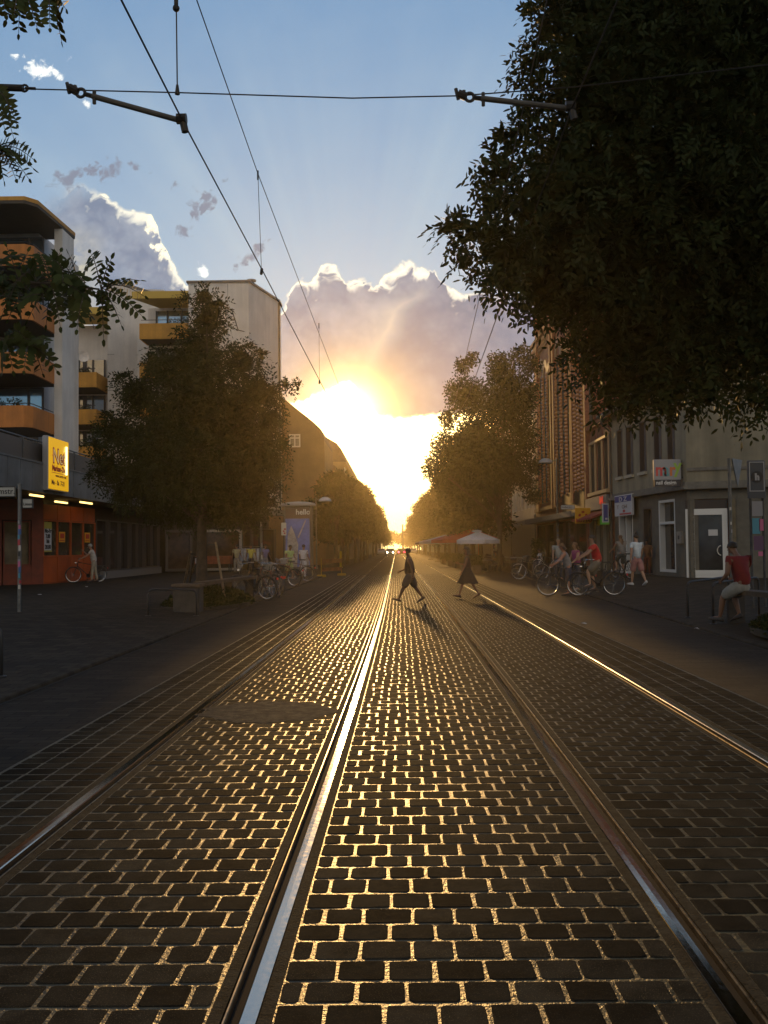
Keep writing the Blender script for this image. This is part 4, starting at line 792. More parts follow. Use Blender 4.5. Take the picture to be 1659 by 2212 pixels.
def near_tree():
    # locust tree standing just outside the left of the picture; its lowest twigs hang into it
    base = (-6.1, 6.2, pz(-6.1)); g = np.random.default_rng(5); t = thing('locust_tree', 'locust tree hanging feathery twigs in from the left edge', 'tree', base); o0 = Vector(base)
    br = MB(); cs, ds, ss, ls = [], [], [], []
    def sprig(p0, p1, n=13, ll=.062):
        p0, p1 = Vector(p0), Vector(p1); L = (p1-p0).length; sag = Vector((0, 0, .10*L)); pts = [p0.lerp(p1, k/6)+sag*math.sin(math.pi*k/6) for k in range(7)]
        br.tube(pts, [.004, .004, .0035, .003, .003, .002, .0015], 5, False)
        up = Vector(g.normal(size=3)*.5)+Vector((0, -.9, .4)); nl = max(7, int(L/.033)|1)
        for k in range(nl):
            q = .12+.88*k/(nl-1) if nl > 1 else 1; i = min(5, int(q*6)); c = pts[i].lerp(pts[i+1], q*6-i); d = (pts[i+1]-pts[i]).normalized(); sd = d.cross(up).normalized()
            for sg in ((-1, 1) if k < nl-1 else (0,)):
                cs.append(c); dd = d*.35+sd*sg+Vector(g.normal(size=3))*.13+Vector((0, 0, -.25)); ds.append(dd if sg else d); ss.append(up.cross(dd)); ls.append(ll*float(g.uniform(.8, 1.15))*(1-.35*max(0, q-.75)*4*.6))
    def twig(uvY): 
        pts = [P(*q)-o0 for q in uvY]; n = len(pts); br.tube(pts, [.02-.014*k/(n-1) for k in range(n)], 6); return pts
    def node(uv, tips, Y):
        a = P(*uv, Y)-o0
        for u, v in tips: sprig(a, P(u, v, Y+float(g.uniform(-.25, .25)))-o0)
    Y = 6.0
    twig([(-420, 420, 6.2), (-150, 560, 6.1), (40, 610, Y), (140, 615, Y), (215, 625, Y)])
    node((218, 622), [(196, 547), (240, 560), (303, 606), (306, 682), (262, 702), (224, 732), (312, 640)], Y)
    node((170, 618), [(150, 552), (205, 555), (200, 700), (160, 690), (240, 660), (120, 560)], Y)
    node((110, 615), [(85, 548), (130, 545), (100, 700), (60, 690), (140, 672), (40, 560), (130, 705)], Y)
    node((40, 610), [(15, 535), (60, 545), (5, 680), (45, 690), (85, 660), (-40, 640), (20, 650)], Y)
    node((-30, 590), [(10, 560), (-20, 520), (20, 660), (-40, 700), (25, 620)], Y)
    for _ in range(26):
        u = float(g.uniform(-60, 210)); v = 612+float(g.normal())*22; node((u, v), [(u+float(g.uniform(-50, 80)), v+float(g.uniform(-50, 85)))], Y+float(g.uniform(-.35, .35)))
    twig([(-300, 640, 6.1), (-60, 720, 6), (60, 742, 5.9)])
    node((62, 742), [(122, 800), (92, 806), (52, 800), (102, 738), (112, 770), (30, 712)], 5.9)
    node((10, 735), [(45, 712), (5, 800), (28, 800), (-30, 780), (60, 770), (70, 735)], 5.9)
    twig([(-260, -160, 5.8), (-60, -60, 5.7), (110, -18, 5.7)])
    node((105, -18), [(133, 88), (108, 60), (142, 20), (120, 10)], 5.7); node((45, -28), [(40, 72), (14, 42), (66, 28), (80, 60), (30, 30)], 5.7); node((0, -30), [(12, 30), (-20, 40)], 5.7)
    twig([(-330, 160, 6), (-120, 260, 5.9), (-10, 300, 5.9)])
    node((-12, 190), [(36, 268), (18, 225), (10, 280), (30, 300)], 5.9); node((-10, 320), [(72, 344), (62, 386), (34, 386), (50, 312), (8, 390), (40, 350), (70, 362)], 5.9)
    bl = [(0, -.4, 3.6, 1.3), (.3, -1.5, 4.6, 1.4), (-.6, .8, 5.2, 1.6), (.2, .4, 6.6, 1.7), (-.6, -1.2, 6.2, 1.6), (-1.2, 0, 4.4, 1.5), (.6, -1.6, 5.8, 1.2)]
    n = 9000; C, d = blob_points(bl, n, g)
    cs = np.concatenate([np.array([tuple(c) for c in cs]), C]); ds = np.concatenate([np.array([tuple(c) for c in ds]), d*.6+g.normal(size=(n, 3))*.6]); ss = np.concatenate([np.array([tuple(c) for c in ss]), g.normal(size=(n, 3))]); ls = np.concatenate([np.array(ls), np.full(n, .085)])
    leaf_mesh('crown', cs, ds, ss, ls, ls*.48, LEAF3, t, True)
    br.build('twig', BARK, t); b = MB(); limbs(b, (0, 0, 0), (0, 0, 3.2), .17, bl, g, 7); b.build('trunk', BARK, t, True)
def mid_tree():
    p = G(435, 1300); g = np.random.default_rng(9); t = thing('street_tree', 'bushy street tree in front of the white apartment block, standing in a round planting bed', 'tree', p); Y = p.y
    L = [(440, 640, .34), (470, 655, .22), (400, 640, .16), (450, 690, .6), (430, 760, .85), (520, 780, .6), (565, 765, .16), (360, 795, .66), (330, 775, .25), (300, 850, .66), (262, 815, .2), (440, 860, 1.4), (560, 850, .7), (615, 828, .18), (645, 832, .13), (250, 930, .6), (205, 955, .2), (230, 1010, .5), (330, 960, 1.2), (450, 980, 1.5), (550, 970, .9), (300, 1040, .8), (420, 1060, 1.0), (530, 1050, .85), (585, 910, .45), (590, 1010, .4), (260, 1070, .3), (480, 1090, .6), (340, 1090, .35), (410, 910, 1.1), (510, 910, 1.), (605, 960, .25)]
    bl = [(x-p.x, y-p.y, z-p.z, r) for x, y, z, r in pblobs([(u, v, Y, r) for u, v, r in L], .9, g)] + [(0, 1.6, 4.2, 1.5), (-1, 1.8, 3.6, 1.3), (1, 1.4, 3.4, 1.2), (0, -1.5, 4., 1.3)]
    sprig_crown('crown', bl, 14500, g, t, LEAF2, .125, .05, 7, .30, fill=20000, six=False)
    b = MB(); limbs(b, (0, 0, 0), (.05, 0, 3.2), .17, bl, g, 16); b.build('trunk', BARK, t, True)
    W = mat('tree stake wood', (.20, .14, .08), .8, var=.3, scale=8)
    for k, (a, q) in enumerate((((392, 1290), (412, 1192)), ((488, 1310), (466, 1172)), ((405, 1282), (420, 1200)))):
        s = thing('tree_stake', ('pale leaning stake left of the trunk of the tree in the bed', 'pale leaning stake right of the trunk of the tree in the bed', 'dark leaning stake just behind the trunk in the bed')[k], 'stake', p, 0, 'stakes of the tree in the bed')
        pa, pb = G(*a)-p, P(*q, Y)-p; pa.z = .0; b = MB(); b.tube([pa, pb], .035, 7); b.build('pole', W if k < 2 else BARK, s); b = MB(); b.tube([pb-Vector((0, 0, .06)), pb*.5+Vector((0, 0, pb.z*.5-.06))], .02, 6); b.build('strap', M_BLACK, s)
def row_trees():
    g = np.random.default_rng(33)
    p = G(1078, 1231); Y = p.y
    t = thing('street_tree', 'large tree beside the white café parasol, its crown hiding the far right houses', 'tree', p, 0, 'trees lining the right side of the street')
    L = [(1000, 850, 1.3), (968, 905, .7), (1000, 790, .6), (1020, 775, .5), (1080, 790, 1.0), (1125, 765, .7), (1145, 790, .8), (1040, 880, 1.8), (1100, 890, 1.8), (1130, 850, 1.2), (965, 965, 1.1), (1010, 980, 1.8), (1060, 1010, 1.8), (1110, 990, 1.6), (940, 1010, .9), (1000, 1050, 1.4), (1060, 1060, 1.2), (1135, 940, 1.0), (1140, 1040, .6), (1155, 1010, .5), (1150, 1070, .6), (1090, 820, 1.2), (960, 1040, .9)]
    bl = [(x-p.x, y-p.y, z-p.z, r) for x, y, z, r in pblobs([(u, v, Y, r) for u, v, r in L], 1.6, g)]
    cloud_crown('crown', bl, 42000, g, t, LEAF2, .20, .10); b = MB(); limbs(b, (0, 0, 0), (0, 0, 4.6), .19, bl, g, 14); b.build('trunk', BARK, t, True)
    def proto(h, R, n, seed, name, lab, grp, z0):
        g = np.random.default_rng(seed); t = thing(name, lab, 'tree', (0, 0, 0), 0, grp); bl = []
        for k in range(26):
            a = g.uniform(0, 2*math.pi); q = g.random()**.6; zz = g.random(); prof = math.sin(math.pi*min(.98, .12+zz*.85))**.7
            bl.append((R*.68*q*prof*math.cos(a), R*.68*q*prof*math.sin(a), z0+zz*(h-z0-1.), g.uniform(.55, 1.15)*R*.34))
        cloud_crown('crown', bl, n, g, t, LEAF2, .30, .16); b = MB(); limbs(b, (0, 0, 0), (0, 0, z0+.8), .17, bl, g, 8, 6); b.build('trunk', BARK, t, True); return t
    near = ('nearest', 'second', 'third', 'fourth', 'fifth', 'sixth', 'seventh', 'eighth', 'ninth', 'tenth', 'eleventh', 'twelfth', 'thirteenth', 'fourteenth', 'fifteenth', 'sixteenth', 'seventeenth', 'eighteenth')
    for side, protos, xs, ys in ((1, [(11.6, 3.9, 13000, 41), (11., 3.6, 13000, 42)], 6.4, [72, 83, 94, 106, 119, 133, 148, 165, 184, 206, 232, 262, 298, 340, 400, 470]), (-1, [(7.9, 3.0, 12000, 51), (7.5, 2.8, 12000, 52)], -4.5, [77, 84, 93, 103, 115, 129, 144, 160, 178, 198, 222, 250, 284, 325, 385, 460])):
        S = 'right' if side > 0 else 'left'; src = []
        for i, y in enumerate(ys):
            lab = '%s of the leafy trees lining the %s of the street, counted from the %s' % (near[i], S, 'café tree' if side > 0 else 'advertising column')
            if i < 2: t = proto(*protos[i], 'street_tree', lab, 'trees lining the %s side of the street' % S, 3.0 if side > 0 else 2.6); src.append(t)
            else: t = copy_tree(src[i % 2]); t['label'] = lab
            x = xs + float(g.uniform(-.3, .3)); t.location = (x, y, pz(x, y)); t.rotation_euler = (0, 0, float(g.uniform(0, 6.28))); s = float(g.uniform(.93, 1.08))*(1.+.12*(y > 200)); t.scale = (s, s, s*(1+.22*(side < 0)*(y > 95)))
    g2 = np.random.default_rng(3); bl = [(float(g2.uniform(-16, 16)), float(g2.uniform(-6, 6)), float(g2.uniform(3, 10)), float(g2.uniform(2., 3.6))) for _ in range(40)]
    e = thing('wood', None, None, (0, 590, 0)); e['kind'] = 'stuff'; cloud_crown('foliage', bl, 6000, g2, e, LEAF2, 1.1, .7)
def balcony_plants():
    g = np.random.default_rng(12)
    for par in [o for o in COL.objects if o.name.startswith('apartment_building')]:
        for ch in [c for c in par.children if c.name.startswith('balcony_parapet')][::2]:
            xs = [v.co.x for v in ch.data.vertices]; y0 = min(v.co.y for v in ch.data.vertices); z1 = max(v.co.z for v in ch.data.vertices); w = min(2.2, (max(xs)-min(xs))*.5); x1 = max(xs)-.5
            n = 260; C = np.stack([g.uniform(x1-w, x1, n), g.uniform(y0+.1, y0+.4, n), z1+g.random(n)**1.5*.42-.05], 1); o = leaf_mesh('balcony_plants', C, g.normal(size=(n, 3))+np.array([0, -.3, .3]), g.normal(size=(n, 3)), .15, .08, LEAF2, par); o.location = ch.location
balcony_plants(); big_tree(); near_tree(); mid_tree(); row_trees()
# ------------------------------------------------------------------ tram wires
def wires():
    WM = mat('wire', (.03, .028, .026), .5, .6); HW = mat('bracket arm paint', (.07, .065, .055), .5, .3, var=.3)
    hc = 5.05
    def at(u, v, z): d = ray(u, v); t = (z-CAMH)/d.z; return Vector((d.x*t, d.y*t, z))
    YS = 7.9
    aL, aR = P(395, 262, YS), P(1235, 235, YS)
    def run(name, lab, pts, r):
        o = MB().tube(pts, r, 6).build(name, WM); tag(o, lab, 'wire', 'overhead tram wires'); return o
    fL = [(-1.75, 30., 5.0), (-1.5, 60, 5.0), (-1.1, 130, 5.0), (-.8, 300, 5.0)]; fR = [(1.55, 30., 5.), (2.0, 60, 5.0), (2.0, 130, 5.), (2.1, 300, 5.)]
    run('contact_wire', 'lower overhead tram wire over the left track, held by the left arm', [P(262, 0, 5.9)*1. + (P(262, 0, 5.9)-aL)*2, P(262, 0, 5.9), aL, P(570, 590, 12.4), P(705, 850, 22.)]+fL, .0075)
    run('contact_wire', 'overhead tram wire over the right track, held by the right arm among the leaves', [aR+Vector((.1, -9, 0)), aR, P(1082, 660, 14.), P(1012, 856, 22.5)]+fR, .0075)
    run('messenger_wire', 'upper suspension wire over the left track, parallel to the contact wire', [P(425, 0, 8.2)+Vector((-.03, -12, .6)), P(425, 0, 8.2), P(556, 372, 12.4), P(733, 835, 28.)]+[(-1.7, 60, 6.0), (-1.2, 130, 6.2), (-.9, 300, 6.2)], .0055)
    run('messenger_wire', 'upper suspension wire over the right track, emerging from the leaves', [P(1182, 0, 7.)+Vector((.1, -10, .5)), P(1182, 0, 7.), P(1128, 245, 9.), P(1040, 625, 15.), P(985, 860, 26.)]+[(2.0, 60, 6.0), (2.2, 130, 6.2), (2.2, 300, 6.2)], .0055)
    def dropper(lab, a, b): 
        t = thing('dropper_wire', lab, 'wire', b, 0, 'droppers between the overhead wires'); m = MB(); m.tube([a-b, Vector((0, 0, 0))], .004, 5); m.build('rod', WM, t); m = MB(); m.tube([Vector((0, -.03, -.03)), Vector((0, .03, .05))], .02, 6); m.tube([a-b+Vector((0, 0, -.1)), a-b+Vector((0, 0, .02))], .012, 6); m.build('clamp', WM, t)
    dropper('thin dropper joining the two left wires above the white block', P(557, 372, 12.4), P(565, 588, 12.4)); dropper('far faint dropper between the left wires near the sun', P(689, 700, 22.), P(690, 826, 22.))
    sw = [(-19, YS, 6.3), P(-30, 190, YS), P(383, 200, YS), P(760, 212, YS), P(990, 207, YS), P(1240, 188, YS), (14, YS, 6.6)]
    o = MB().tube(sw, .0055, 6).build('span_wire', WM); tag(o, 'thin span wire running across the whole street between the arms', 'wire')
    o = thing('insulator', 'thick dark insulator on the span wire at the left edge', 'insulator', P(20, 189.5, YS)); q = P(50, 190.5, YS)-P(20, 189.5, YS); b = MB(); b.tube([q*-2, q], .03, 8); b.build('body', WM, o); b = MB(); b.torus(q*1.1, (0, 1, 0), .028, .01, 12, 5); b.tube([q*1.15, q*1.9], .012, 6); b.build('eye', WM, o)
    ht = P(380, -60, YS); o = thing('hanger_wire', 'vertical hanger with insulator holding up the span wire', 'wire', P(383, 196, YS)); b = MB(); b.tube([ht-o.location, Vector((0, 0, .03))], .006, 6); b.build('rod', WM, o); b = MB(); b.tube([P(380, -30, YS)-o.location, P(380.5, 10, YS)-o.location], .018, 8); b.ball(tuple(P(380.5, 18, YS)-o.location), .03); b.build('insulator_body', WM, o); b = MB(); b.tube([(0, 0, .05), (0, 0, -.03)], [.01, .022], 8); b.build('clamp', WM, o)
    o = MB().tube([(-19, YS, 7.1), tuple(ht), (14, YS, 7.3)], .008, 6).build('span_wire', WM); tag(o, 'upper span wire above the picture that carries the hanger', 'wire')
    for lab, a, b_ in (('steady arm pulling the left contact wire, below the span wire', P(150, 194, YS), aL), ('steady arm on the right, its far end hidden in the leaves', P(990, 207, YS), aR)):
        t = thing('steady_arm', lab, 'arm', a, 0, 'steady arms of the overhead line'); d = b_-a; b = MB(); b.tube([d*.2, d], .023, 10); b.build('tube', HW, t)
        b = MB(); b.tube([d*.0+Vector((0, 0, .02)), d*.07], .035, 8); b.torus(d*.10, (0, 1, 0), .035, .014, 14, 6); b.tube([d*.13, d*.22], .02, 8); b.tube([Vector((-.02, 0, .06)), Vector((0, 0, -.03))], .016, 6); b.tube([d*.05+Vector((0, 0, .05)), d*.05], .016, 6); b.tube([d*.22+Vector((0, 0, .05)), d*.22+Vector((0, 0, -.06))], .016, 6); b.build('joint', WM, t)
        b = MB(); b.tube([d+Vector((-.05, 0, .02)), d+Vector((.03, 0, .02))], .045, 8); b.tube([d, d+Vector((.02, .0, -.09))], .03, 8); b.build('clamp', WM, t)
wires()
# ------------------------------------------------------------------ street furniture
M_CONC = mat('concrete', (.055, .050, .042), .85, var=.25, scale=4., bump=.4, bscale=40.); M_WOOD = mat('weathered plank', (.085, .058, .035), .7, var=.35, scale=3., bump=.3, bscale=25.)
M_PAPER = mat('sticker paper', (.5, .48, .44), .6)
def stickers(t, r, zs, g):                      # torn stickers wrapped round a pole
    for z, c in zs:
        b = MB(); a0 = g.uniform(-2.6, -1.2); n = 5; h = g.uniform(.06, .16); w = g.uniform(.9, 1.6)
        b.loft([[((r+.003)*math.cos(a0+w*k/n), (r+.003)*math.sin(a0+w*k/n), z+q) for k in range(n+1)] for q in (0, h)], cap=False, closed=False)
        b.build('sticker', mat('sticker '+c[0], c[1], .6), t)
PAL = [('white', (.5, .48, .44)), ('grey', (.25, .25, .27)), ('blue', (.05, .12, .3)), ('red', (.4, .04, .05)), ('black', (.02, .02, .02)), ('pink', (.5, .12, .25)), ('cyan', (.06, .25, .35))]
def furniture():
    g = random.Random(17)
    def lamp(lab, base, h, r, sd, arm, rad, zs):
        t = thing('street_lamp', lab, 'street lamp', base, 0, 'street lamps with white shades'); b = MB(); b.tube([(0, 0, -.05), (0, 0, h*.45), (0, 0, h+.15)], [r, r*.95, r*.7], 10); b.lathe(((r*1.8, 0), (r*1.8, .04), (r*1.1, .3)), n=12); b.build('pole', M_GALV, t)
        b = MB(); b.tube([(0, 0, h), (sd*(arm-.5*rad), 0, h+.02)], .035, 7); b.build('arm', M_GALV, t)
        b = MB(); b.lathe(((.02, .30), (rad*.45, .27), (rad*.8, .16), (rad, .0), (rad*.96, -.03), (rad*.9, -.01)), (sd*(arm+rad*.35), 0, h-.12), 18, False); b.build('lamp_shade', mat('white lamp shade', (.62, .62, .64), .45), t)
        b = MB(); b.ball((sd*(arm+rad*.35), 0, h-.10), (rad*.7, rad*.7, .06)); b.build('diffuser', mat('lamp diffuser', (.45, .45, .43), .3), t)
        stickers(t, r, [(z, g.choice(PAL)) for z in zs], g); return t
    lamp('tall street lamp with a white dome shade, in front of the brick building', G(1206, 1224), 7.0, .085, -1, .55, .50, [1.2, 1.5, 1.75, 2.0, 2.3, 2.7, 3.1])
    lamp('lower street lamp right beside the trunk of the café tree', G(1068, 1226), 5.0, .07, -1, .5, .42, [.5, .8, 1.0, 1.25, 1.5, 1.8, 2.1])
    lamp('street lamp with a white shade, rising behind the advertising column on the left', G(684, 1229), 5.15, .06, 1, .5, .5, [])
    s = thing('street_sign', 'white street name sign fixed to the tall lamp post', 'sign', P(1211, 1101, 56.)+Vector((0, -.1, 0))); b = MB(); b.rbox(0, .78, -.02, .02, 0, .27, .005); b.build('panel', mat('enamel white', (.5, .5, .48), .4), s); b = MB()
    for q in ((0, .78, 0, .02), (0, .78, .25, .27), (0, .02, .02, .25), (.76, .78, .02, .25)): b.box(q[0], q[1], -.026, -.021, q[2], q[3])
    b.build('border', MATS['black ink'], s); text('Velberstr.', .16, MATS['black ink'], s, (.05, -.026, .08), (R_(90), 0, 0), sx=.95)
    # street name pole on the left
    p = G(42, 1322); t = thing('sign_pole', 'sticker covered pole with two street name signs, near the left edge', 'pole', p); h = P(37, 1048, p.y).z-p.z
    b = MB(); b.tube([(0, 0, -.05), (0, 0, h)], .045, 10); b.lathe(((.06, 0), (.06, .05)), (0, 0, h-.02), 10); b.build('pole', M_GALV, t); stickers(t, .045, [(.55+.13*k, PAL[(k*3) % 7]) for k in range(13)], g)
    WH = mat('aged enamel', (.36, .36, .33), .45)
    for nm, x0, x1, z0, txt, al in (('name_plate', -1.05, -.10, h-.28, 'emstr.', 0), ('name_plate', .06, .32, h-.56, 'Limm', 0)):
        b = MB(); b.rbox(x0, x1, -.015, .015, z0, z0+(.25 if x0 < 0 else .24), .004); q = b.build(nm, WH, t); b = MB()
        hh = .25 if x0 < 0 else .24
        for c in ((x0, x1, z0, z0+.02), (x0, x1, z0+hh-.02, z0+hh), (x0, x0+.02, z0+.02, z0+hh-.02), (x1-.02, x1, z0+.02, z0+hh-.02)): b.box(c[0], c[1], -.022, -.016, c[2], c[3])
        b.build('border', MATS['black ink'], q); text(txt, .2 if x0 < 0 else .1, MATS['black ink'], q, ((-.60 if x0 < 0 else x0+.03), -.022, z0+.07), (R_(90), 0, 0), sx=.95)
    p = G(565, 1286); t = thing('sign_pole', 'thin grey pole with a white band, between the bicycles and the street tree', 'pole', p); b = MB(); b.tube([(0, 0, -.05), (0, 0, 3.7)], .04, 10); b.build('pole', M_GALV, t); stickers(t, .04, [(2.3, PAL[0]), (1.6, PAL[1]), (1.45, PAL[2]), (1.2, PAL[0])], g)
    b = MB(); b.box(.05, .5, -.02, .02, 2.95, 3.25); b.build('sign_plate', mat('back of sign', (.12, .10, .09), .6), t)
    # pole with the back of a triangular sign
    p = G(1582, 1302); t = thing('sign_pole', 'pole carrying a triangular traffic sign seen edge-on, in front of the salon door', 'pole', p); h = P(1578, 990, p.y).z-p.z
    b = MB(); b.tube([(0, 0, -.05), (0, 0, h)], .038, 10); b.build('pole', mat('dark galvanised', (.12, .12, .115), .5, .5, var=.3), t); stickers(t, .038, [(1.9, PAL[0]), (1.7, PAL[1]), (2.25, PAL[0])], g)
    b = MB(); d = Vector((.42, .55, 0)).normalized(); a = Vector((.05, 0, h)); b.prism([a, a+d*.75, a+d*.38-Vector((0, 0, .68))], d.cross(Vector((0, 0, 1)))*.03); b.build('sign_plate', mat('grey sign back', (.20, .20, .195), .5, .4, var=.2), t)
    # two-post information sign
    p = G(1640, 1312); t = thing('information_board', 'two-legged information board plastered with stickers at the right edge', 'sign', p); dk = mat('board post', (.05, .052, .055), .5, .3, var=.4, scale=6)
    for x in (-.14, .14): b = MB(); b.tube([(x, 0, -.05), (x, 0, 3.3)], .03, 8); b.build('post', dk, t)
    b = MB(); b.rbox(-.19, .19, -.05, .05, 2.45, 3.3, .015); q = b.build('board', mat('board blue grey', (.045, .055, .07), .5), t); b = MB(); b.lathe(((.0, 0), (.13, 0), (.13, .01), (0, .01)), n=20, cap=False); o = b.build('emblem', mat('board dark', (.012, .012, .015), .5), q); o.location = (0, -.055, 2.93); o.rotation_euler = (R_(90), 0, 0); text('h', .2, mat('board white', (.35, .35, .36), .5), q, (-.05, -.07, 2.86), (R_(90), 0, 0), bold=.012)
    b = MB()
    for c in ((-.17, .17, 3.25, 3.27), (-.17, .17, 2.6, 2.62), (-.17, -.15, 2.62, 3.25), (.15, .17, 2.62, 3.25)): b.box(c[0], c[1], -.057, -.051, c[2], c[3])
    b.build('border', MATS['board white'], q)
    for z0, z1, x0, x1, c in ((2.05, 2.38, -.12, .12, PAL[1]), (1.65, 2.0, -.12, .05, PAL[6]), (1.72, 1.98, .03, .13, PAL[5]), (1.28, 1.6, -.1, .12, ('plum', (.10, .05, .11))), (1.15, 1.25, 0, .1, PAL[5])): b = MB(); b.rbox(x0, x1, -.035, -.03, z0, z1, .001); b.build('sticker', mat('sticker '+c[0], c[1], .6), t)
    # bicycle hoops
    def hoop(lab, p, q, h):
        t = thing('bicycle_hoop', lab, 'bike stand', p, 0, 'tubular bicycle hoops'); d = q-p; r = .12; u = d.normalized(); L = d.length; pts = [Vector((0, 0, -.08)), Vector((0, 0, h-r))]+[u*(r-r*math.cos(a))+Vector((0, 0, h-r+r*math.sin(a))) for a in (R_(30), R_(60), R_(90))]+[u*(L-r+r*math.sin(a))+Vector((0, 0, h-r+r*math.cos(a))) for a in (0, R_(30), R_(60), R_(90))]+[u*L+Vector((0, 0, -.08))]
        b = MB(); b.tube(pts, .027, 9); b.build('tube', M_DARKM, t, True)
        for e in (Vector(), u*L): b = MB(); b.lathe(((.07, 0), (.07, .012), (.03, .02)), tuple(e), 10); b.build('foot', M_DARKM, t)
    hoop('low bicycle hoop standing before the concrete block on the left', G(320, 1331), G(424, 1331), .62)
    hoop('bicycle hoop on the right, the one farther from the camera', G(1486, 1334), G(1575, 1318), .74); hoop('bicycle hoop touching the end of the bench plank on the right', G(1541, 1348), G(1640, 1330), .78)
    hoop('dark bicycle hoop cut off by the left edge of the picture', G(2, 1462), G(-110, 1462), .62)
    # beds and benches
    def bed(c, rx, ry, n, seed, k):
        gg = np.random.default_rng(seed); nm = 'ground_cover'; e = thing(nm, None, None, c); e['kind'] = 'stuff'
        a = gg.uniform(0, 2*math.pi, n); q = gg.random(n)**.5; x, y = np.cos(a)*q*rx, np.sin(a)*q*ry; z = gg.random(n)*.30*(1-q**3)*k+.02; C = np.stack([x, y, z], 1)
        leaf_mesh('foliage', C, gg.normal(size=(n, 3))+np.array([0, 0, .4]), gg.normal(size=(n, 3)), .10*gg.uniform(.7, 1.3, n), .05, LEAF, e)
        b = MB(); b.lathe(((rx*1.02, -.05), (rx*1.02, .05), (rx*.97, .06), (0, .10)), n=32, cap=False); o = b.build('soil_bed', mat('bed soil', (.03, .024, .016), .95, var=.4), None); o.location = c; o.scale = (1, ry/rx, 1); o['kind'] = 'structure'
    bed(G(452, 1304), 1.15, 2.9, 9000, 3, 1.5); bed((7.6, 15.6, pz(7.6, 15.6)), 1.75, 2.6, 16000, 4, 2.)
    p = G(373, 1322); q = G(431, 1323); t = thing('concrete_block', 'square concrete seat block with a wooden top, near end of the left bed', 'bench', p); w = q.x-p.x
    b = MB(); b.rbox(0, w, 0, .55, -.03, .60, .03); b.build('block', M_CONC, t); b = MB(); b.rbox(-.03, w+.03, -.03, .58, .605, .68, .015); b.build('seat', M_WOOD, t)
    def plank(lab, A, B, hh, wd, legs):
        t = thing('bench', lab, 'bench', A, 0, 'plank benches round the planting beds'); d = B-A; d.z = 0; u = d.normalized(); n = Vector((-u.y, u.x, 0)); z = Vector((0, 0, 1)); b = MB(); o = z*hh; 
        c = [o, o+d, o+d+n*wd, o+n*wd]; b.prism(c, z*.09); b.build('seat', M_WOOD, t)
        for k in legs: e = d*k; b = MB(); b.prism([e+n*.04-u*.05-z*.06, e+n*.04+u*.05-z*.06, e+n*(wd-.04)+u*.05-z*.06, e+n*(wd-.04)-u*.05-z*.06], z*(hh+.058)); b.build('leg', M_DARKM, t)
    a = G(432, 1318); plank('long wooden plank bench running away behind the concrete block on the left', Vector((a.x, a.y+.75, a.z)), Vector((a.x+.55, a.y+6.2, a.z)), .60, .34, (.5, .97))
    a = Vector((6.25, 18.9, pz(6.25))); bb = Vector((6.95, 14.0, pz(6.95))); plank('wooden plank bench on the right where the person in red perches', a, Vector((7.1, 14.2, a.z)), .56, .40, (.03, .35, .7))
    # advertising column
    p = G(645, 1243); Y = p.y; t = thing('advertising_column', 'lit style advertising column with a blue poster and a flat domed cap, on the left', 'advertising column', p); sc = Y/2109; w = 60*sc/2; H = P(645, 1094, Y).z-p.z
    b = MB(); b.rbox(-w, w, -w*.55, w*.55, -.03, .38, .04); b.build('base', M_DARKM, t); b = MB(); b.rbox(-w*.98, w*.98, -w*.5, w*.5, .385, H, .05); b.build('case', mat('column case', (.16, .13, .10), .5, .2), t)
    b = MB(); b.lathe(((w*1.28, 0), (w*1.30, .07), (w*1.2, .17), (w*.6, .25), (0, .28)), (0, 0, H+.005), 24); o = b.build('cap', mat('column cap', (.30, .27, .24), .5, .2), t); o.scale = (1, .62, 1)
    f = -w*.5-.004; b = MB(); b.box(-w*.86, w*.86, f-.01, f, .5, H-.12); po = b.build('poster', mat('poster blue', (.13, .17, .42), .35, var=.35, scale=1.2), t)
    b = MB(); b.box(-w*.86, w*.86, f-.016, f-.011, H*.82, H-.12); b.build('poster_band', mat('poster brown', (.13, .075, .04), .4), po); text('hello', .42, mat('poster white', (.55, .53, .5), .5), po, (-.12*w, f-.02, H*.88), (R_(90), 0, 0), bold=.01)
    b = MB(); b.prism([(w*.0, f-.02, H*.55), (w*.1, f-.02, H*.54), (w*.62, f-.02, H*.79), (w*.55, f-.02, H*.80)], (0, .006, 0)); b.prism([(-w*.80, f-.02, .5), (-w*.05, f-.02, .5), (w*.05, f-.02, H*.45), (-w*.2, f-.02, H*.6), (-w*.45, f-.02, H*.72), (-w*.7, f-.02, H*.6)], (0, .006, 0)); b.prism([(w*.1, f-.02, .5), (w*.8, f-.02, .5), (w*.8, f-.02, H*.25), (w*.3, f-.02, H*.32)], (0, .006, 0)); b.build('poster_figure', mat('poster pale', (.33, .30, .27), .4, var=.4, scale=2.), po)
    b = MB(); b.tube([(w*1.06, -w*.3, 0), (w*1.06, -w*.3, H)], .04, 8); b.tube([(w*.9, -w*.53, .4), (w*.9, -w*.53, H-.05)], .02, 6); b.build('side_post', M_GALV, t)
    a = P(607.5, 1156.5, Y-.8); s = thing('shop_sign', 'white hanging sign with red marks left of the advertising column', 'sign', a); c = P(618, 1129, Y-.8)-a; b = MB(); b.rbox(0, c.x, 0, .12, 0, c.z, .02); b.build('panel', mat('warm white panel', (.6, .54, .42), .5), s); b = MB()
    for k, (x0, x1) in enumerate(((.5, .85), (.35, .7), (.55, .95))): b.box(c.x*x0, c.x*x1, -.012, -.002, c.z*(.12+.16*k), c.z*(.22+.16*k))
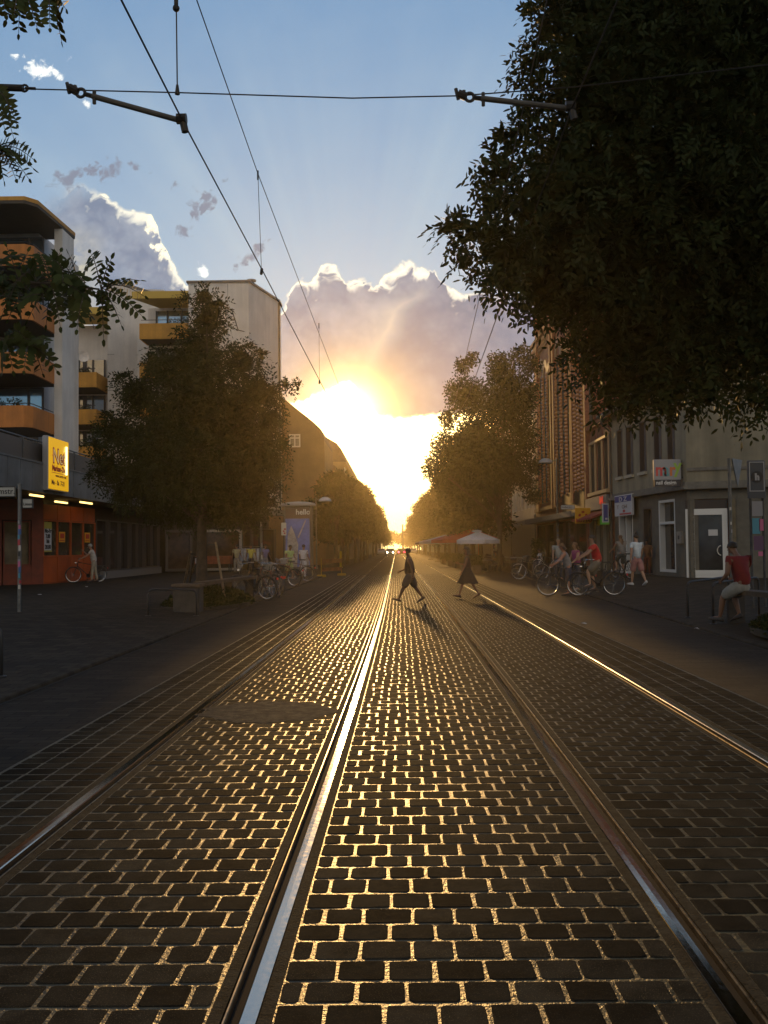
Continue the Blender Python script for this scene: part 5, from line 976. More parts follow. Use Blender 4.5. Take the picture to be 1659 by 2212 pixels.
    b.build('print', MATS['red print'], s); b = MB(); b.tube([(c.x*.5, .06, c.z), (c.x*.5, .06, c.z+.4), (c.x*.5-1.2, .06, c.z+.4)], .02, 6); b.tube([(c.x*.5, .06, 0), (c.x*.5, .06, -a.z+pz(a.x))], .03, 6); b.build('bracket', M_DARKM, s)
    # building site barrier
    YF = mat('yellow foot', (.32, .21, .012), .7); p = G(700, 1246); t = thing('barrier', 'rusty orange site barrier with yellow feet beside the advertising column', 'barrier', p)
    for k, (x, y) in enumerate(((-.15, 0), (.85, 2.6))): b = MB(); b.rbox(x-.25, x+.25, y-.16, y+.16, -.02, .12, .03); b.build('foot', YF, t); b = MB(); b.tube([(x, y, .1), (x, y, 1.05)], .025, 7); b.build('post', YF, t)
    b = MB(); b.prism([(-.15, 0, .75), (.85, 2.6, .75), (.85, 2.6, 1.0), (-.15, 0, 1.0)], (.03, -.01, 0)); b.prism([(-.15, 0, .3), (.85, 2.6, .3), (.85, 2.6, .5), (-.15, 0, .5)], (.03, -.01, 0)); b.build('board', mat('faded barrier board', (.20, .085, .04), .6, var=.3), t)
    p = G(736, 1226); t = thing('post', 'short yellow post on the left pavement past the advertising column', 'post', p); b = MB(); b.lathe(((.16, 0), (.16, .05), (.09, .08), (.09, 1.25), (.06, 1.32), (0, 1.33)), n=12); b.build('post', mat('yellow post paint', (.55, .40, .02), .5), t)
    # shop goods
    p = Vector((-12.6, 60.5, .16)); t = thing('display_table', 'low red cloth display table with papers, before the dark shops behind the tree', 'table', p); b = MB(); b.rbox(0, 2.3, 0, .9, .55, 1.05, .03); b.build('table_top', mat('red cloth', (.20, .05, .025), .8, var=.3), t)
    for x in (.08, 2.2): 
        for y in (.08, .8): b = MB(); b.box(x-.03, x+.03, y-.03, y+.03, 0, .55); b.build('leg', M_DARKM, t)
    b = MB(); b.box(.1, .6, -.012, -.002, .6, 1.0); b.build('paper', mat('bluish paper', (.4, .42, .5), .7), t)
    p = Vector((-9.9, 60.6, .16)); t = thing('clothes_rack', 'clothes rack with pale garments in front of the white framed shop window', 'rack', p); b = MB(); b.tube([(0, 0, 0), (0, 0, 1.6), (1.9, 0, 1.6), (1.9, 0, 0)], .02, 6); b.build('frame', M_GALV, t)
    for k in range(9):
        c = random.Random(k).choice(((.42, .42, .45), (.3, .34, .42), (.4, .36, .3), (.2, .2, .24))); b = MB(); x = .12+.2*k; b.loft([[(x-.06, -.22, 1.5), (x+.06, -.22, 1.5), (x+.06, .22, 1.5), (x-.06, .22, 1.5)], [(x-.08, -.26, 1.0), (x+.08, -.26, 1.0), (x+.08, .26, 1.0), (x-.08, .26, 1.0)], [(x-.07, -.24, .7+.05*(k % 3)), (x+.07, -.24, .7), (x+.07, .24, .7), (x-.07, .24, .72)]]); b.build('garment', mat('garment %d' % k, c, .9, var=.3), t)
    # litter
    for k, (u, v) in enumerate(((85, 1285), (187, 1268), (1505, 1359), (1262, 1348))):
        a = G(u, v); b = MB(); rr = random.Random(k); b.add([(a.x+.08*math.cos(q)*rr.uniform(.6, 1.2), a.y+.08*math.sin(q), a.z+.006+.02*(i % 2)) for i, q in enumerate((0, 1.2, 2.4, 3.6, 5))], ((0, 1, 2, 3, 4),)); o = b.build('paper_scrap', mat('litter paper', (.5, .5, .5), .8)); tag(o, ('white paper scrap on the left pavement by the sign pole', 'white paper scrap on the pavement in front of the old man with a bicycle', 'paper scrap on the pavement by the right bicycle hoops', 'paper scrap on the road right of the far right rail')[k], 'litter')
# ------------------------------------------------------------------ bicycles
def bicycle(lab, frame_col, loc, rz, basket=False, fork=None, tilt=0., grp='bicycles', scale=1.06, turn=0.):
    t = thing('bicycle', lab, 'bicycle', loc, rz, grp); fm = mat('bike paint %s' % str(frame_col), frame_col, .3, .2); ch = mat('chrome', (.5, .5, .5), .2, .9); R = .345
    fw, rw = Vector((.53, 0, R)), Vector((-.53, 0, R)); bb = Vector((-.1, 0, .29)); st = Vector((-.28, 0, .82)); hd = Vector((.34, 0, .88)); hd2 = Vector((.37, 0, .72))
    b = MB()
    for p, q, r in ((bb, st, .017), (bb, hd2, .019), (st+(bb-st)*.12, hd, .016), (hd, hd2, .02)): b.tube([p, q], r, 7)
    for s in (-.05, .05): b.tube([bb+Vector((0, s*.6, 0)), rw+Vector((0, s, 0))], .010, 6); b.tube([st+Vector((0, s*.3, -.05)), rw+Vector((0, s, 0))], .009, 6)
    b.build('frame', fm, t, True)
    b = MB()
    for s in (-.05, .05): b.tube([hd2, hd2+Vector((.02, s, -.06)), fw+Vector((-.03, s, .06)), fw+Vector((0, s, 0))], .012, 6)
    b.build('fork', fork or fm, t)
    for c in (fw, rw):
        w = MB(); w.torus(c, (0, 1, 0), R-.015, .017, 30, 6); w = w.build('wheel', M_BLACK, t); b = MB(); b.torus(c, (0, 1, 0), R-.038, .011, 30, 5)
        b.build('rim', ch, w); b = MB()
        for k in range(14): a = 2*math.pi*k/14; b.tube([c+Vector((0, .02*(-1)**k, 0)), c+Vector((math.cos(a)*(R-.045), 0, math.sin(a)*(R-.045)))], .0022, 3, False)
        b.tube([c-Vector((0, .05, 0)), c+Vector((0, .05, 0))], .02, 8); b.build('spokes', ch, w)
    for c, a0, a1 in ((fw, 50, 190), (rw, -20, 200)):
        b = MB(); rr = R+.035; aa = [R_(a0+(a1-a0)*k/10) for k in range(11)]; b.loft([[c+Vector((math.cos(a)*rr, y, math.sin(a)*rr+h)) for y, h in ((-.03, -.012), (0, 0), (.03, -.012))] for a in aa], cap=False, closed=False); b.build('mudguard', fork or M_DARKM, t)
    b = MB(); b.tube([st, st+Vector((-.03, 0, .12))], .013, 6); b.loft([[(-.46, -.08, .94), (-.46, .08, .94), (-.46, .07, .99), (-.46, -.07, .99)], [(-.3, -.05, .955), (-.3, .05, .955), (-.3, .04, .99), (-.3, -.04, .99)], [(-.17, -.018, .96), (-.17, .018, .96), (-.17, .015, .985), (-.17, -.015, .985)]]); b.build('saddle', M_BLACK, t)
    b = MB(); b.tube([hd, hd+Vector((-.04, 0, .14))], .013, 6); h = hd+Vector((-.04, 0, .15)); b.tube([h+Vector((-.2, -.29, .02)), h+Vector((-.06, -.25, .03)), h+Vector((.03, -.1, 0)), h, h+Vector((.03, .1, 0)), h+Vector((-.06, .25, .03)), h+Vector((-.2, .29, .02))], .011, 7); b.build('handlebar', ch, t, True)
    b = MB(); b.lathe(((.0, -.006), (.09, -.006), (.09, .006), (0, .006)), n=16, cap=False); o = b.build('chainring', M_DARKM, t); o.location = bb+Vector((0, -.05, 0)); o.rotation_euler = (R_(90), 0, 0)
    b = MB()
    for s in (-1, 1): b.tube([bb+Vector((0, s*.06, 0)), bb+Vector((.06*s, s*.07, -.16*s))], .010, 6); b.box(bb.x+.06*s-.04, bb.x+.06*s+.04, s*.08-.0-.04, s*.08+.04, bb.z-.16*s-.012, bb.z-.16*s+.012)
    b.build('crank', M_DARKM, t)
    b = MB(); b.tube([hd+Vector((.06, 0, -.03)), hd+Vector((.13, 0, -.03))], [.03, .045], 10); b.build('headlight', ch, t); b = MB(); b.box(-.93, -.90, -.03, .03, .58, .64); b.build('rear_reflector', mat('red reflector', (.5, .02, .015), .3), t)
    b = MB(); b.tube([(-.36, -.06, .72), (-.84, -.06, .72), (-.84, .06, .72), (-.36, .06, .72)], .008, 5)
    for s in (-.06, .06): b.tube([(-.75, s, .72), (-.53, s, R)], .006, 5)
    b.build('carrier', M_DARKM, t)
    if basket:
        b = MB(); b.loft([[(.40, -.15, .80), (.62, -.15, .80), (.62, .15, .80), (.40, .15, .80)], [(.36, -.19, 1.04), (.68, -.19, 1.04), (.68, .19, 1.04), (.36, .19, 1.04)]], cap=False); b.quad((.40, -.15, .80), (.62, -.15, .80), (.62, .15, .80), (.40, .15, .80)); b.build('basket', mat('wire basket', (.35, .34, .32), .4, .4), t)
    t.scale = (scale,)*3; t.rotation_euler = (R_(tilt), 0, rz); return t
def bikes():
    WF = mat('white fork paint', (.6, .58, .54), .4); PI = math.pi
    bicycle('bicycle with white fork and mudguards, leaning alone left of the grey shirted man', (.05, .05, .05), G(1146, 1250), PI*1.02, fork=WF, tilt=4)
    bicycle('dark bicycle with white fork, half hidden behind the lone white forked one', (.03, .03, .035), G(1183, 1238), PI*1.05, fork=WF, tilt=-4)
    a = G(1222, 1287); bicycle('black bicycle straddled by the woman with the grey top', (.02, .02, .022), a, PI*.985)
    a = G(1288, 1287); bicycle('black bicycle ridden by the person in the red shirt', (.025, .02, .02), a, PI*1.01)
    bicycle('bicycle ridden away from the camera by the long haired woman', (.04, .05, .05), G(1345, 1249), PI*.60)
    bicycle('dark bicycle wheeled by the old man in front of the orange shop', (.02, .02, .025), G(186, 1258), R_(205))
    L = (('bicycle parked at the far end of the left bench, its big rear wheel facing us', 545, 1295, 152, (.03, .025, .02), 0), ('bicycle with chrome mudguards leaning in the middle of the parked left row', 572, 1288, 128, (.10, .02, .015), 0), ('bicycle parked third in the left row, front wheel turned to the tracks', 588, 1286, 118, (.02, .03, .05), 1), ('bicycle at the kerb side end of the parked left row', 598, 1283, 110, (.04, .04, .045), 0), ('bicycle with a pale wire basket parked by the advertising column', 640, 1256, 165, (.12, .05, .03), 1), ('rust coloured bicycle parked between the row and the advertising column', 612, 1266, 150, (.16, .06, .03), 0))
    for lab, u, v, rz, c, bk in L: bicycle(lab, c, G(u, v), R_(rz), basket=bool(bk), tilt=random.Random(u).uniform(-6, 6), grp='parked bicycles on the left')
# ------------------------------------------------------------------ café
def cafe():
    def parasol(lab, u, vt, v_e, Y, rad, col, pole):
        top = P(u, vt, Y); z0 = pz(top.x, Y); t = thing('parasol', lab, 'parasol', (top.x, Y, z0), 0, 'café parasols'); h = top.z-z0; ze = P(u, v_e, Y).z-z0; M = mat('parasol cloth %s' % str(col), col, .8, var=.08); n = 8
        b = MB(); vs = [(0, 0, h)]
        for rr, zz in ((.5, .5), (1., 0)):
            for k in range(16): a = 2*math.pi*k/16; q = 1. if k % 2 == 0 else .965; vs.append((rad*rr*q*math.cos(a+.2), rad*rr*q*math.sin(a+.2), ze+(h-ze)*zz-.03*(k % 2)*rr))
        fs = [(0, 1+k, 1+(k+1) % 16) for k in range(16)]+[(1+k, 17+k, 17+(k+1) % 16, 1+(k+1) % 16) for k in range(16)]
        b.add(vs, fs); b.build('canopy', M, t)
        b = MB(); b.loft([[(rad*math.cos(2*math.pi*k/16+.2)*(1 if k % 2 == 0 else .965), rad*math.sin(2*math.pi*k/16+.2)*(1 if k % 2 == 0 else .965), ze-.03*(k % 2)-d) for k in range(16)] for d in (0.0, .24)], cap=False); b.build('valance', M, t)
        b = MB(); b.tube([(0, 0, 0), (0, 0, h+.08)], .03, 8); b.build('pole', pole, t); b = MB(); b.rbox(-.35, .35, -.35, .35, -.02, .1, .03); b.build('base', M_CONC, t)
        b = MB()
        for k in range(8): a = 2*math.pi*k/8+.2; b.tube([(0, 0, h-.08), (rad*.97*math.cos(a), rad*.97*math.sin(a), ze-.02)], .012, 4)
        b.build('ribs', M_WOOD, t); return t
    OP = mat('orange pole', (.45, .13, .03), .5); RED = (.50, .05, .03)
    t = parasol('white parasol with a grey emblem, nearest of the café parasols', 1033, 1148, 1166, 62, 1.42, (.55, .53, .55), OP); b = MB(); b.lathe(((.0, 0), (.2, 0), (.2, .006), (0, .006)), n=20, cap=False); o = b.build('emblem', mat('emblem grey', (.28, .27, .28), .7), t); o.location = (-.15, -.72, (2.45+.13)); o.rotation_euler = (R_(32), 0, 0); o.scale = (1.6, .8, 1)
    parasol('large red parasol directly behind the white one', 1018, 1142, 1164, 72, 2.2, RED, M_WOOD); parasol('red parasol farther down the café row, left of the large red one', 985, 1150, 1166, 84, 2.2, (.42, .05, .04), M_WOOD)
    parasol('pale lilac parasol in the café row behind the red ones', 962, 1155, 1168, 92, 2.2, (.42, .34, .42), M_WOOD); parasol('pale parasol far down the café row', 945, 1160, 1170, 108, 2.1, (.5, .46, .5), M_WOOD); parasol('small brownish parasol at the far end of the café row', 930, 1164, 1172, 125, 2.1, (.36, .22, .2), M_WOOD)
    rg = random.Random(4); CH = mat('café chair', (.05, .038, .03), .6); TT = mat('café table top', (.42, .40, .42), .5)
    def chair0():
        t = thing('chair', '', 'chair', (0, 0, 0), 0, 'café chairs'); b = MB(); b.rbox(-.21, .21, -.21, .21, .43, .47, .01); b.build('seat', CH, t); b = MB(); b.prism([(-.21, -.2, .47), (-.21, .2, .47), (-.29, .2, .88), (-.29, -.2, .88)], (.03, 0, 0)); b.build('backrest', CH, t)
        for x in (-.18, .18):
            for y in (-.18, .18): b = MB(); b.tube([(x, y, 0), (x, y, .43)], .016, 5); b.build('leg', M_DARKM, t)
        return t
    def table0():
        t = thing('table', '', 'table', (0, 0, 0), 0, 'café tables'); b = MB(); b.lathe(((.40, .72), (.41, .74), (.40, .76), (0, .765)), n=18); b.build('tabletop', TT, t); b = MB(); b.tube([(0, 0, .02), (0, 0, .72)], .03, 7); b.build('pedestal', M_DARKM, t); b = MB(); b.lathe(((.25, 0), (.25, .02), (.04, .05)), n=12); b.build('foot', M_DARKM, t); return t
    c0, t0 = chair0(), table0(); fc = ft = True
    for i, (x, y) in enumerate(((5.9, 63.5), (8.0, 65.5), (5.4, 70), (7.8, 71.5), (5.2, 77), (7.7, 79), (5.3, 86), (7.6, 90), (5.2, 98), (5.2, 110))):
        t = t0 if ft else copy_tree(t0); ft = False; t.location = (x, y, pz(x, y)); t['label'] = 'pale round café table under the parasols'
        for a in (20, 200, 110) if i % 2 else (0, 170):
            a += rg.uniform(-15, 15); c = c0 if fc else copy_tree(c0); fc = False; c.location = (x+.62*math.cos(R_(a)), y+.62*math.sin(R_(a)), pz(x, y)); c.rotation_euler = (0, 0, R_(a+180)); c['label'] = 'dark café chair at a round table under the parasols'
    gg = np.random.default_rng(8)
    for i, (x, y, w) in enumerate(((4.9, 60.5, 2.2), (4.75, 68.0, 2.2), (4.7, 75.5, 2.4), (4.6, 84, 2.4), (4.6, 95, 2.4), (8.9, 61.5, 1.6))):
        t = thing('planter', ('planter hedge at the kerb by the white parasol', 'planter hedge next along the kerb, under the red parasol', 'third planter hedge along the café kerb', 'fourth planter hedge along the café kerb', 'farthest planter hedge along the café kerb', 'bushy planter beside the trunk of the café tree')[i], 'planter', (x, y, pz(x, y)), 0, 'planters round the café'); b = MB(); b.rbox(-.25, .25, -w/2, w/2, -.02, .5, .03); b.build('box', mat('planter box', (.07, .045, .03), .8, var=.3), t)
        n = 1400; C = np.stack([gg.uniform(-.32, .32, n), gg.uniform(-w/2, w/2, n), gg.uniform(.45, 1.05 if i < 5 else 1.9, n)], 1); leaf_mesh('foliage', C, gg.normal(size=(n, 3)), gg.normal(size=(n, 3)), .13, .07, LEAF2, t)
# ------------------------------------------------------------------ far traffic
def cars():
    def car(lab, x, y, col, facing, lit):
        t = thing('car', lab, 'car', (x, y, 0), 0, 'cars far down the street'); s = facing; b = MB(); prof = [(-2.1, .25), (-2.15, .75), (-1.9, .92), (-1.2, .98), (-.6, 1.45), (.9, 1.45), (1.6, .98), (2.05, .88), (2.1, .3)]
        b.loft([[(q*w, yy, z) for yy, z in prof] for q, w in ((-1, .86), (1, .86))]); b.build('body', mat('car paint %s' % str(col), col, .25, .3), t)
        b = MB(); b.loft([[(q*.74, yy, z) for yy, z in ((-1.05, 1.0), (-.58, 1.40), (.85, 1.40), (1.4, 1.0))] for q in (-1.17, 1.17)]); b.build('window', M_GLASS, t)
        b = MB(); b.prism([(-.7, -1.16*s-.0, 1.0), (.7, -1.16*s, 1.0), (.6, -.66*s, 1.38), (-.6, -.66*s, 1.38)], (0, -.05*s, .02)); b.build('windscreen', M_GLASS, t)
        for xx in (-.82, .82):
            for yy in (-1.3, 1.3): w = MB(); w.torus((xx, yy, .31), (1, 0, 0), .25, .07, 16, 6); w = w.build('wheel', M_BLACK, t); r = MB(); r.lathe(((.0, -.05), (.2, -.05), (.2, .05), (0, .05)), n=12, cap=False); o = r.build('rim', M_GALV, w); o.location = (xx, yy, .31); o.rotation_euler = (0, R_(90), 0)
            if lit: b = MB(); b.ball((xx*.75, -2.12, .68), .17); b.build('headlight' if lit == 'h' else 'tail_light', mat('lit headlight', (1, 1, .9), .3, emit=((1, .85, .5), 14.)) if lit == 'h' else mat('lit tail light', (1, .05, .03), .3, emit=((1, .06, .1), 9.)), t)
    car('oncoming car with bright headlights at the far end of the left track', -1.3, 205, (.3, .3, .32), 1, 'h'); car('red lit car driving away beside the oncoming one, far down the street', 1.1, 212, (.25, .05, .04), 1, 't')
    car('pale parked car far down the street, left of the oncoming one', -3.6, 232, (.55, .54, .5), 1, None); car('white parked car far down the street on the right', 4.0, 236, (.6, .6, .58), 1, None)
    t = thing('mast', 'thin bluish mast standing at the vanishing point', 'mast', (2.2, 330, 0)); b = MB(); b.tube([(0, 0, 0), (0, 0, 9.5)], [.32, .22], 8); b.build('pole', M_GALV, t); b = MB(); b.box(-1.6, 1.6, -.1, .1, 6.2, 6.5); b.build('crossarm', M_GALV, t)
furniture(); bikes(); cafe(); cars()
# ------------------------------------------------------------------ people
def skin_mesh(pts, edges, root=0, sub=1):
    me = bpy.data.meshes.new('tmp'); me.from_pydata([p for p, r in pts], edges, []); o = bpy.data.objects.new('tmp', me); COL.objects.link(o)
    md = o.modifiers.new('s', 'SKIN'); md.use_smooth_shade = True
    for i, (p, r) in enumerate(pts): sv = me.skin_vertices[0].data[i]; sv.radius = r if isinstance(r, tuple) else (r, r); sv.use_root = (i == root)
    md2 = o.modifiers.new('u', 'SUBSURF'); md2.levels = md2.render_levels = sub
    out = bpy.data.meshes.new_from_object(o.evaluated_get(bpy.context.evaluated_depsgraph_get())); bpy.data.objects.remove(o); bpy.data.meshes.remove(me); return out
def rot(v, a): c, s = math.cos(R_(a)), math.sin(R_(a)); return Vector((v.x*c+v.z*s, v.y, v.z*c-v.x*s))      # about y: + tips the top forward
def person(lab, loc, face, h=1.75, legs=((0, 0), (0, 0)), arms=((0, 6, 8), (0, 6, 8)), lean=2., head=0., skin=(.27, .14, .08), hair=(.03, .02, .015), hairlen=0, top=(.3, .3, .3), bottom=(.06, .06, .08), bot='trousers', sleeve=.5, shoe=(.05, .045, .04), pelvis=None, pack=None, bun=False, slim=1.):
    t = thing('person', lab, 'person', loc, face, 'people in the street'); S = h/1.75; k = slim*1.12
    SK = mat('skin %s' % str(skin), skin, .55, var=.06); HA = mat('hair %s' % str(hair), hair, .6); TP = mat('cloth %s' % str(top), top, .9, var=.14, scale=9., bump=.3, bscale=18.); BT = mat('cloth %s' % str(bottom), bottom, .9, var=.14, scale=9., bump=.3, bscale=18.); SH = mat('shoe %s' % str(shoe), shoe, .6)
    hip = Vector((0, 0, 0)); up = lambda z, x=0., y=0.: rot(Vector((x, y, z)), lean)
    J = {'pel': hip, 'bel': up(.16), 'che': up(.36), 'nb': up(.50, .0), 'nk': up(.56, .012)}
    hd = lambda x, z, y=0.: J['nk']+rot(Vector((x, y, z)), lean*.5+head)
    for s, n in ((1, 'L'), (-1, 'R')):
        i = 0 if s > 0 else 1; th, kn = legs[i][:2]; ab = legs[i][2] if len(legs[i]) > 2 else 2.
        a = Vector((0, s*.088, -.03)); d1 = rot(Vector((0, s*math.sin(R_(ab)), -math.cos(R_(ab)))), -th); kk = a+d1*.43; d2 = rot(Vector((0, s*.02, -1)), -(th-kn)); an = kk+d2*.42; ft = rot(Vector((1, s*.12, 0)), -min(24, max(-40, (th-kn)*.75)))
        J['hip'+n], J['kne'+n], J['ank'+n], J['hee'+n], J['toe'+n] = a, kk, an, an+ft*-.045+Vector((0, 0, -.05)), an+ft*.185+Vector((0, 0, -.055))
        sa, so, el = arms[i][:3]; inn = arms[i][3] if len(arms[i]) > 3 else 0
        sh = up(.47, 0, s*.175*k); u1 = rot(Vector((0, s*math.sin(R_(so)), -math.cos(R_(so)))), lean*.6-sa); eb = sh+u1*.29; u2 = rot(Vector((0, s*math.sin(R_(so-inn)), -math.cos(R_(so-inn)))), lean*.6-sa-el); wr = eb+u2*.25
        J['sho'+n], J['elb'+n], J['wri'+n], J['han'+n] = sh, eb, wr, wr+u2*.085; J['hd'+n] = u2
    zmin = min(min(J['hee'+n].z, J['toe'+n].z) for n in 'LR')-.028
    zo = pelvis/S if pelvis else -zmin
    for q in J: 
        if not q.startswith('hd'): J[q] = J[q]+Vector((0, 0, zo))
    hd = lambda x, z, y=0.: J['nk']+rot(Vector((x, y, z)), lean*.5+head)
    V = [(J['pel'], (.066*k, .08*k)), (J['bel'], (.074*k, .098*k)), (J['che'], (.085*k, .125*k)), (J['nb'], (.06, .075)), (J['nk'], .05), (hd(.012, .07), (.066, .06)), (hd(.016, .15), (.092, .078)), (hd(.008, .225), (.07, .062))]
    E_ = [(i, i+1) for i in range(7)]
    def chain(st, lst):
        p = st
        for q, r in lst: V.append((J[q] if isinstance(q, str) else q, r)); E_.append((p, len(V)-1)); p = len(V)-1
    for n in 'LR':
        chain(0, [('hip'+n, .048*k), (J['hip'+n].lerp(J['kne'+n], .5), .062*k), ('kne'+n, .050*k), (J['kne'+n].lerp(J['ank'+n], .3), .052*k), ('ank'+n, .033), ('toe'+n, (.026, .036))])
        chain(2, [('sho'+n, .056*k), (J['sho'+n].lerp(J['elb'+n], .5), .045*k), ('elb'+n, .036*k), (J['elb'+n].lerp(J['wri'+n], .3), .036*k), ('wri'+n, .022), (J['wri'+n].lerp(J['han'+n], .7), (.030, .016))])
    me = skin_mesh([(tuple(p), r) for p, r in V], E_)
    b = MB(); b.v = [tuple(v.co) for v in me.vertices]; b.f = [tuple(p.vertices) for p in me.polygons]; b.m = [0]*len(b.f); bpy.data.meshes.remove(me)
    for n, s in (('L', 1), ('R', -1)):                       # fingers and thumb, slightly curled
        u = J['hd'+n].normalized(); sd = Vector((1, 0, .0)); sd = (sd-u*sd.dot(u)).normalized() if abs(u.x) < .95 else Vector((0, 0, 1)); pl = u.cross(sd)*s
        for f, (off, ln) in enumerate(((-.024, .058), (-.008, .072), (.009, .076), (.025, .066))): a = J['wri'+n].lerp(J['han'+n], .75)+sd*off; b.tube([a, a+u*ln*.5, a+u*ln*.85+pl*ln*.25, a+u*ln*1.0+pl*ln*.5], [.0085, .008, .0075, .005], 6)
        a = J['wri'+n].lerp(J['han'+n], .3)+sd*.022; b.tube([a, a+sd*.025+u*.022, a+sd*.03+u*.052], [.010, .009, .006], 6)
    for s in (-1, 1): c = hd(.0, .145, s*.082); b.ball(tuple(c), (.017, .010, .028), 8, 4)
    b.tube([hd(.098, .165), hd(.116, .135), hd(.10, .125)], [.008, .014, .012], 6); b.ball(tuple(hd(.092, .095)), (.012, .024, .007), 8, 4)
    b.build('body', SK, t, True)
    b = MB()
    for s in (-1, 1): b.ball(tuple(hd(.093, .16, s*.032)), .011, 8, 5)
    b.build('eyes', M_BLACK, t)
    b = MB(); b.v = []                                        # hair as a shell over the skull
    rings = []
    for a in range(0, 11):
        ring = []
        for q in range(16):
            th = 2*math.pi*q/16; ph = R_(6+(84-27*math.cos(th)+(14*abs(math.sin(th)))-6)*a/10); cut = 1.-.30*max(0., (ph-R_(78))/R_(35)); rr = .106+.004*math.sin(q*3+a)
            x = math.sin(ph)*math.cos(th)*rr*1.02*cut-.012; y = math.sin(ph)*math.sin(th)*rr*.9*cut; z = .150+math.cos(ph)*.116; ring.append(hd(x, z, y))
        rings.append(ring)
    if hairlen > .06:
        for j in range(1, 5):
            ring = []
            for q in range(16): th = 2*math.pi*q/16; fr = max(0, math.cos(th)+.15); w = .105+.012*j; ring.append(hd((math.cos(th)*w*.8 if fr <= 0 else .02)-.03, .12-j*hairlen/4+fr*(.06*j+.02), math.sin(th)*w*.95))
            rings.append(ring)
    b.loft(rings)
    if bun: b.tube([hd(-.02, .25), hd(-.04, .31), hd(-.03, .36)], [.045, .04, .015], 8)
    b.build('hair', HA, t, True)
    # clothes follow the limbs, a little larger than them
    e = 1.16
    if top:
        V = [(J['pel']+Vector((-.01, 0, -.09)), (.130*k, .150*k)), (J['bel'], (.112*k, .138*k)), (J['che'], (.116*k, .154*k)), (J['nb']+rot(Vector((0, 0, -.01)), lean), (.074, .092))]; E_ = [(0, 1), (1, 2), (2, 3)]
        for n in 'LR':
            c = J['sho'+n]; el = J['elb'+n]; V.append((c, .070*k)); E_.append((2, len(V)-1))
            if sleeve > .05: V.append((c.lerp(el, min(1, sleeve)), .060*k)); E_.append((len(V)-2, len(V)-1))
            if sleeve > 1: V.append((el.lerp(J['wri'+n], sleeve-1), .046*k)); E_.append((len(V)-2, len(V)-1))
        me = skin_mesh([(tuple(p), r) for p, r in V], E_); me.materials.append(TP); o = bpy.data.objects.new('shirt', me); COL.objects.link(o); o.parent = t
    if bot in ('trousers', 'shorts'):
        V = [(J['pel']+Vector((0, 0, .06)), (.110*k, .130*k)), (J['pel']+Vector((0, 0, -.02)), (.120*k, .138*k))]; E_ = [(0, 1)]; wide = 1.08 if bot == 'trousers' else 1.36
        for n in 'LR':
            p = 1; ch = [(J['hip'+n]+Vector((0, 0, -.015)), .108*k), (J['hip'+n].lerp(J['kne'+n], .55), .080*k*wide), (J['kne'+n] if bot == 'trousers' else J['kne'+n].lerp(J['ank'+n], .12), .064*k*wide*(1.1 if bot == 'shorts' else 1))]
            if bot == 'trousers': ch += [(J['kne'+n].lerp(J['ank'+n], .5), .060*k), (J['kne'+n].lerp(J['ank'+n], .95), .056*k)]
            for c in ch: V.append(c); E_.append((p, len(V)-1)); p = len(V)-1
        me = skin_mesh([(tuple(p), r) for p, r in V], E_); me.materials.append(BT); o = bpy.data.objects.new(bot, me); COL.objects.link(o); o.parent = t
    else:                                                    # flared skirt round both thighs
        b = MB(); rings = []; km = (J['kneL']+J['kneR'])*.5; sp = abs(J['kneL'].x-J['kneR'].x)
        for j in range(7):
            f = j/6; c = (J['bel']*.5+J['pel']*.5).lerp(km, f*1.02); rx, ry = .105+f*(.14+sp*.36), .128+f*.13
            rings.append([c+Vector((rx*math.cos(a)*(1+.06*f*math.sin(a*7)), ry*math.sin(a)*(1+.06*f*math.sin(a*7)), .02*f*math.sin(a*5))) for a in (2*math.pi*q/28 for q in range(28))])
        b.loft(rings, cap=False); b.build('skirt', BT, t, True)
    for n in 'LR':
        hl, to = J['hee'+n], J['toe'+n]; d = (to-hl).normalized(); w = Vector((0, 1, 0)); upv = d.cross(w)*-1; b = MB()
        b.loft([[p+w*wx+Vector((0, 0, zz)) for wx, zz in ((-hw, -.026), (hw, -.026), (hw*.9, ht*.6), (hw*.45, ht), (-hw*.45, ht), (-hw*.9, ht*.6))] for p, hw, ht in ((hl-d*.03, .026, .04), (hl+d*.03, .040, .07), (hl.lerp(to, .55), .046, .045), (to, .048, .022), (to+d*.05, .030, .004))]); b.build('shoe', SH, t, True)
    if pack:
        b = MB(); c = up(.26, -.20)+Vector((0, 0, zo)); b.ball(tuple(c), (.10, .15, .2), 12, 8); b.build('backpack', mat('backpack cloth', pack, .8, var=.3), t)
    t.scale = (S, S, S); return t
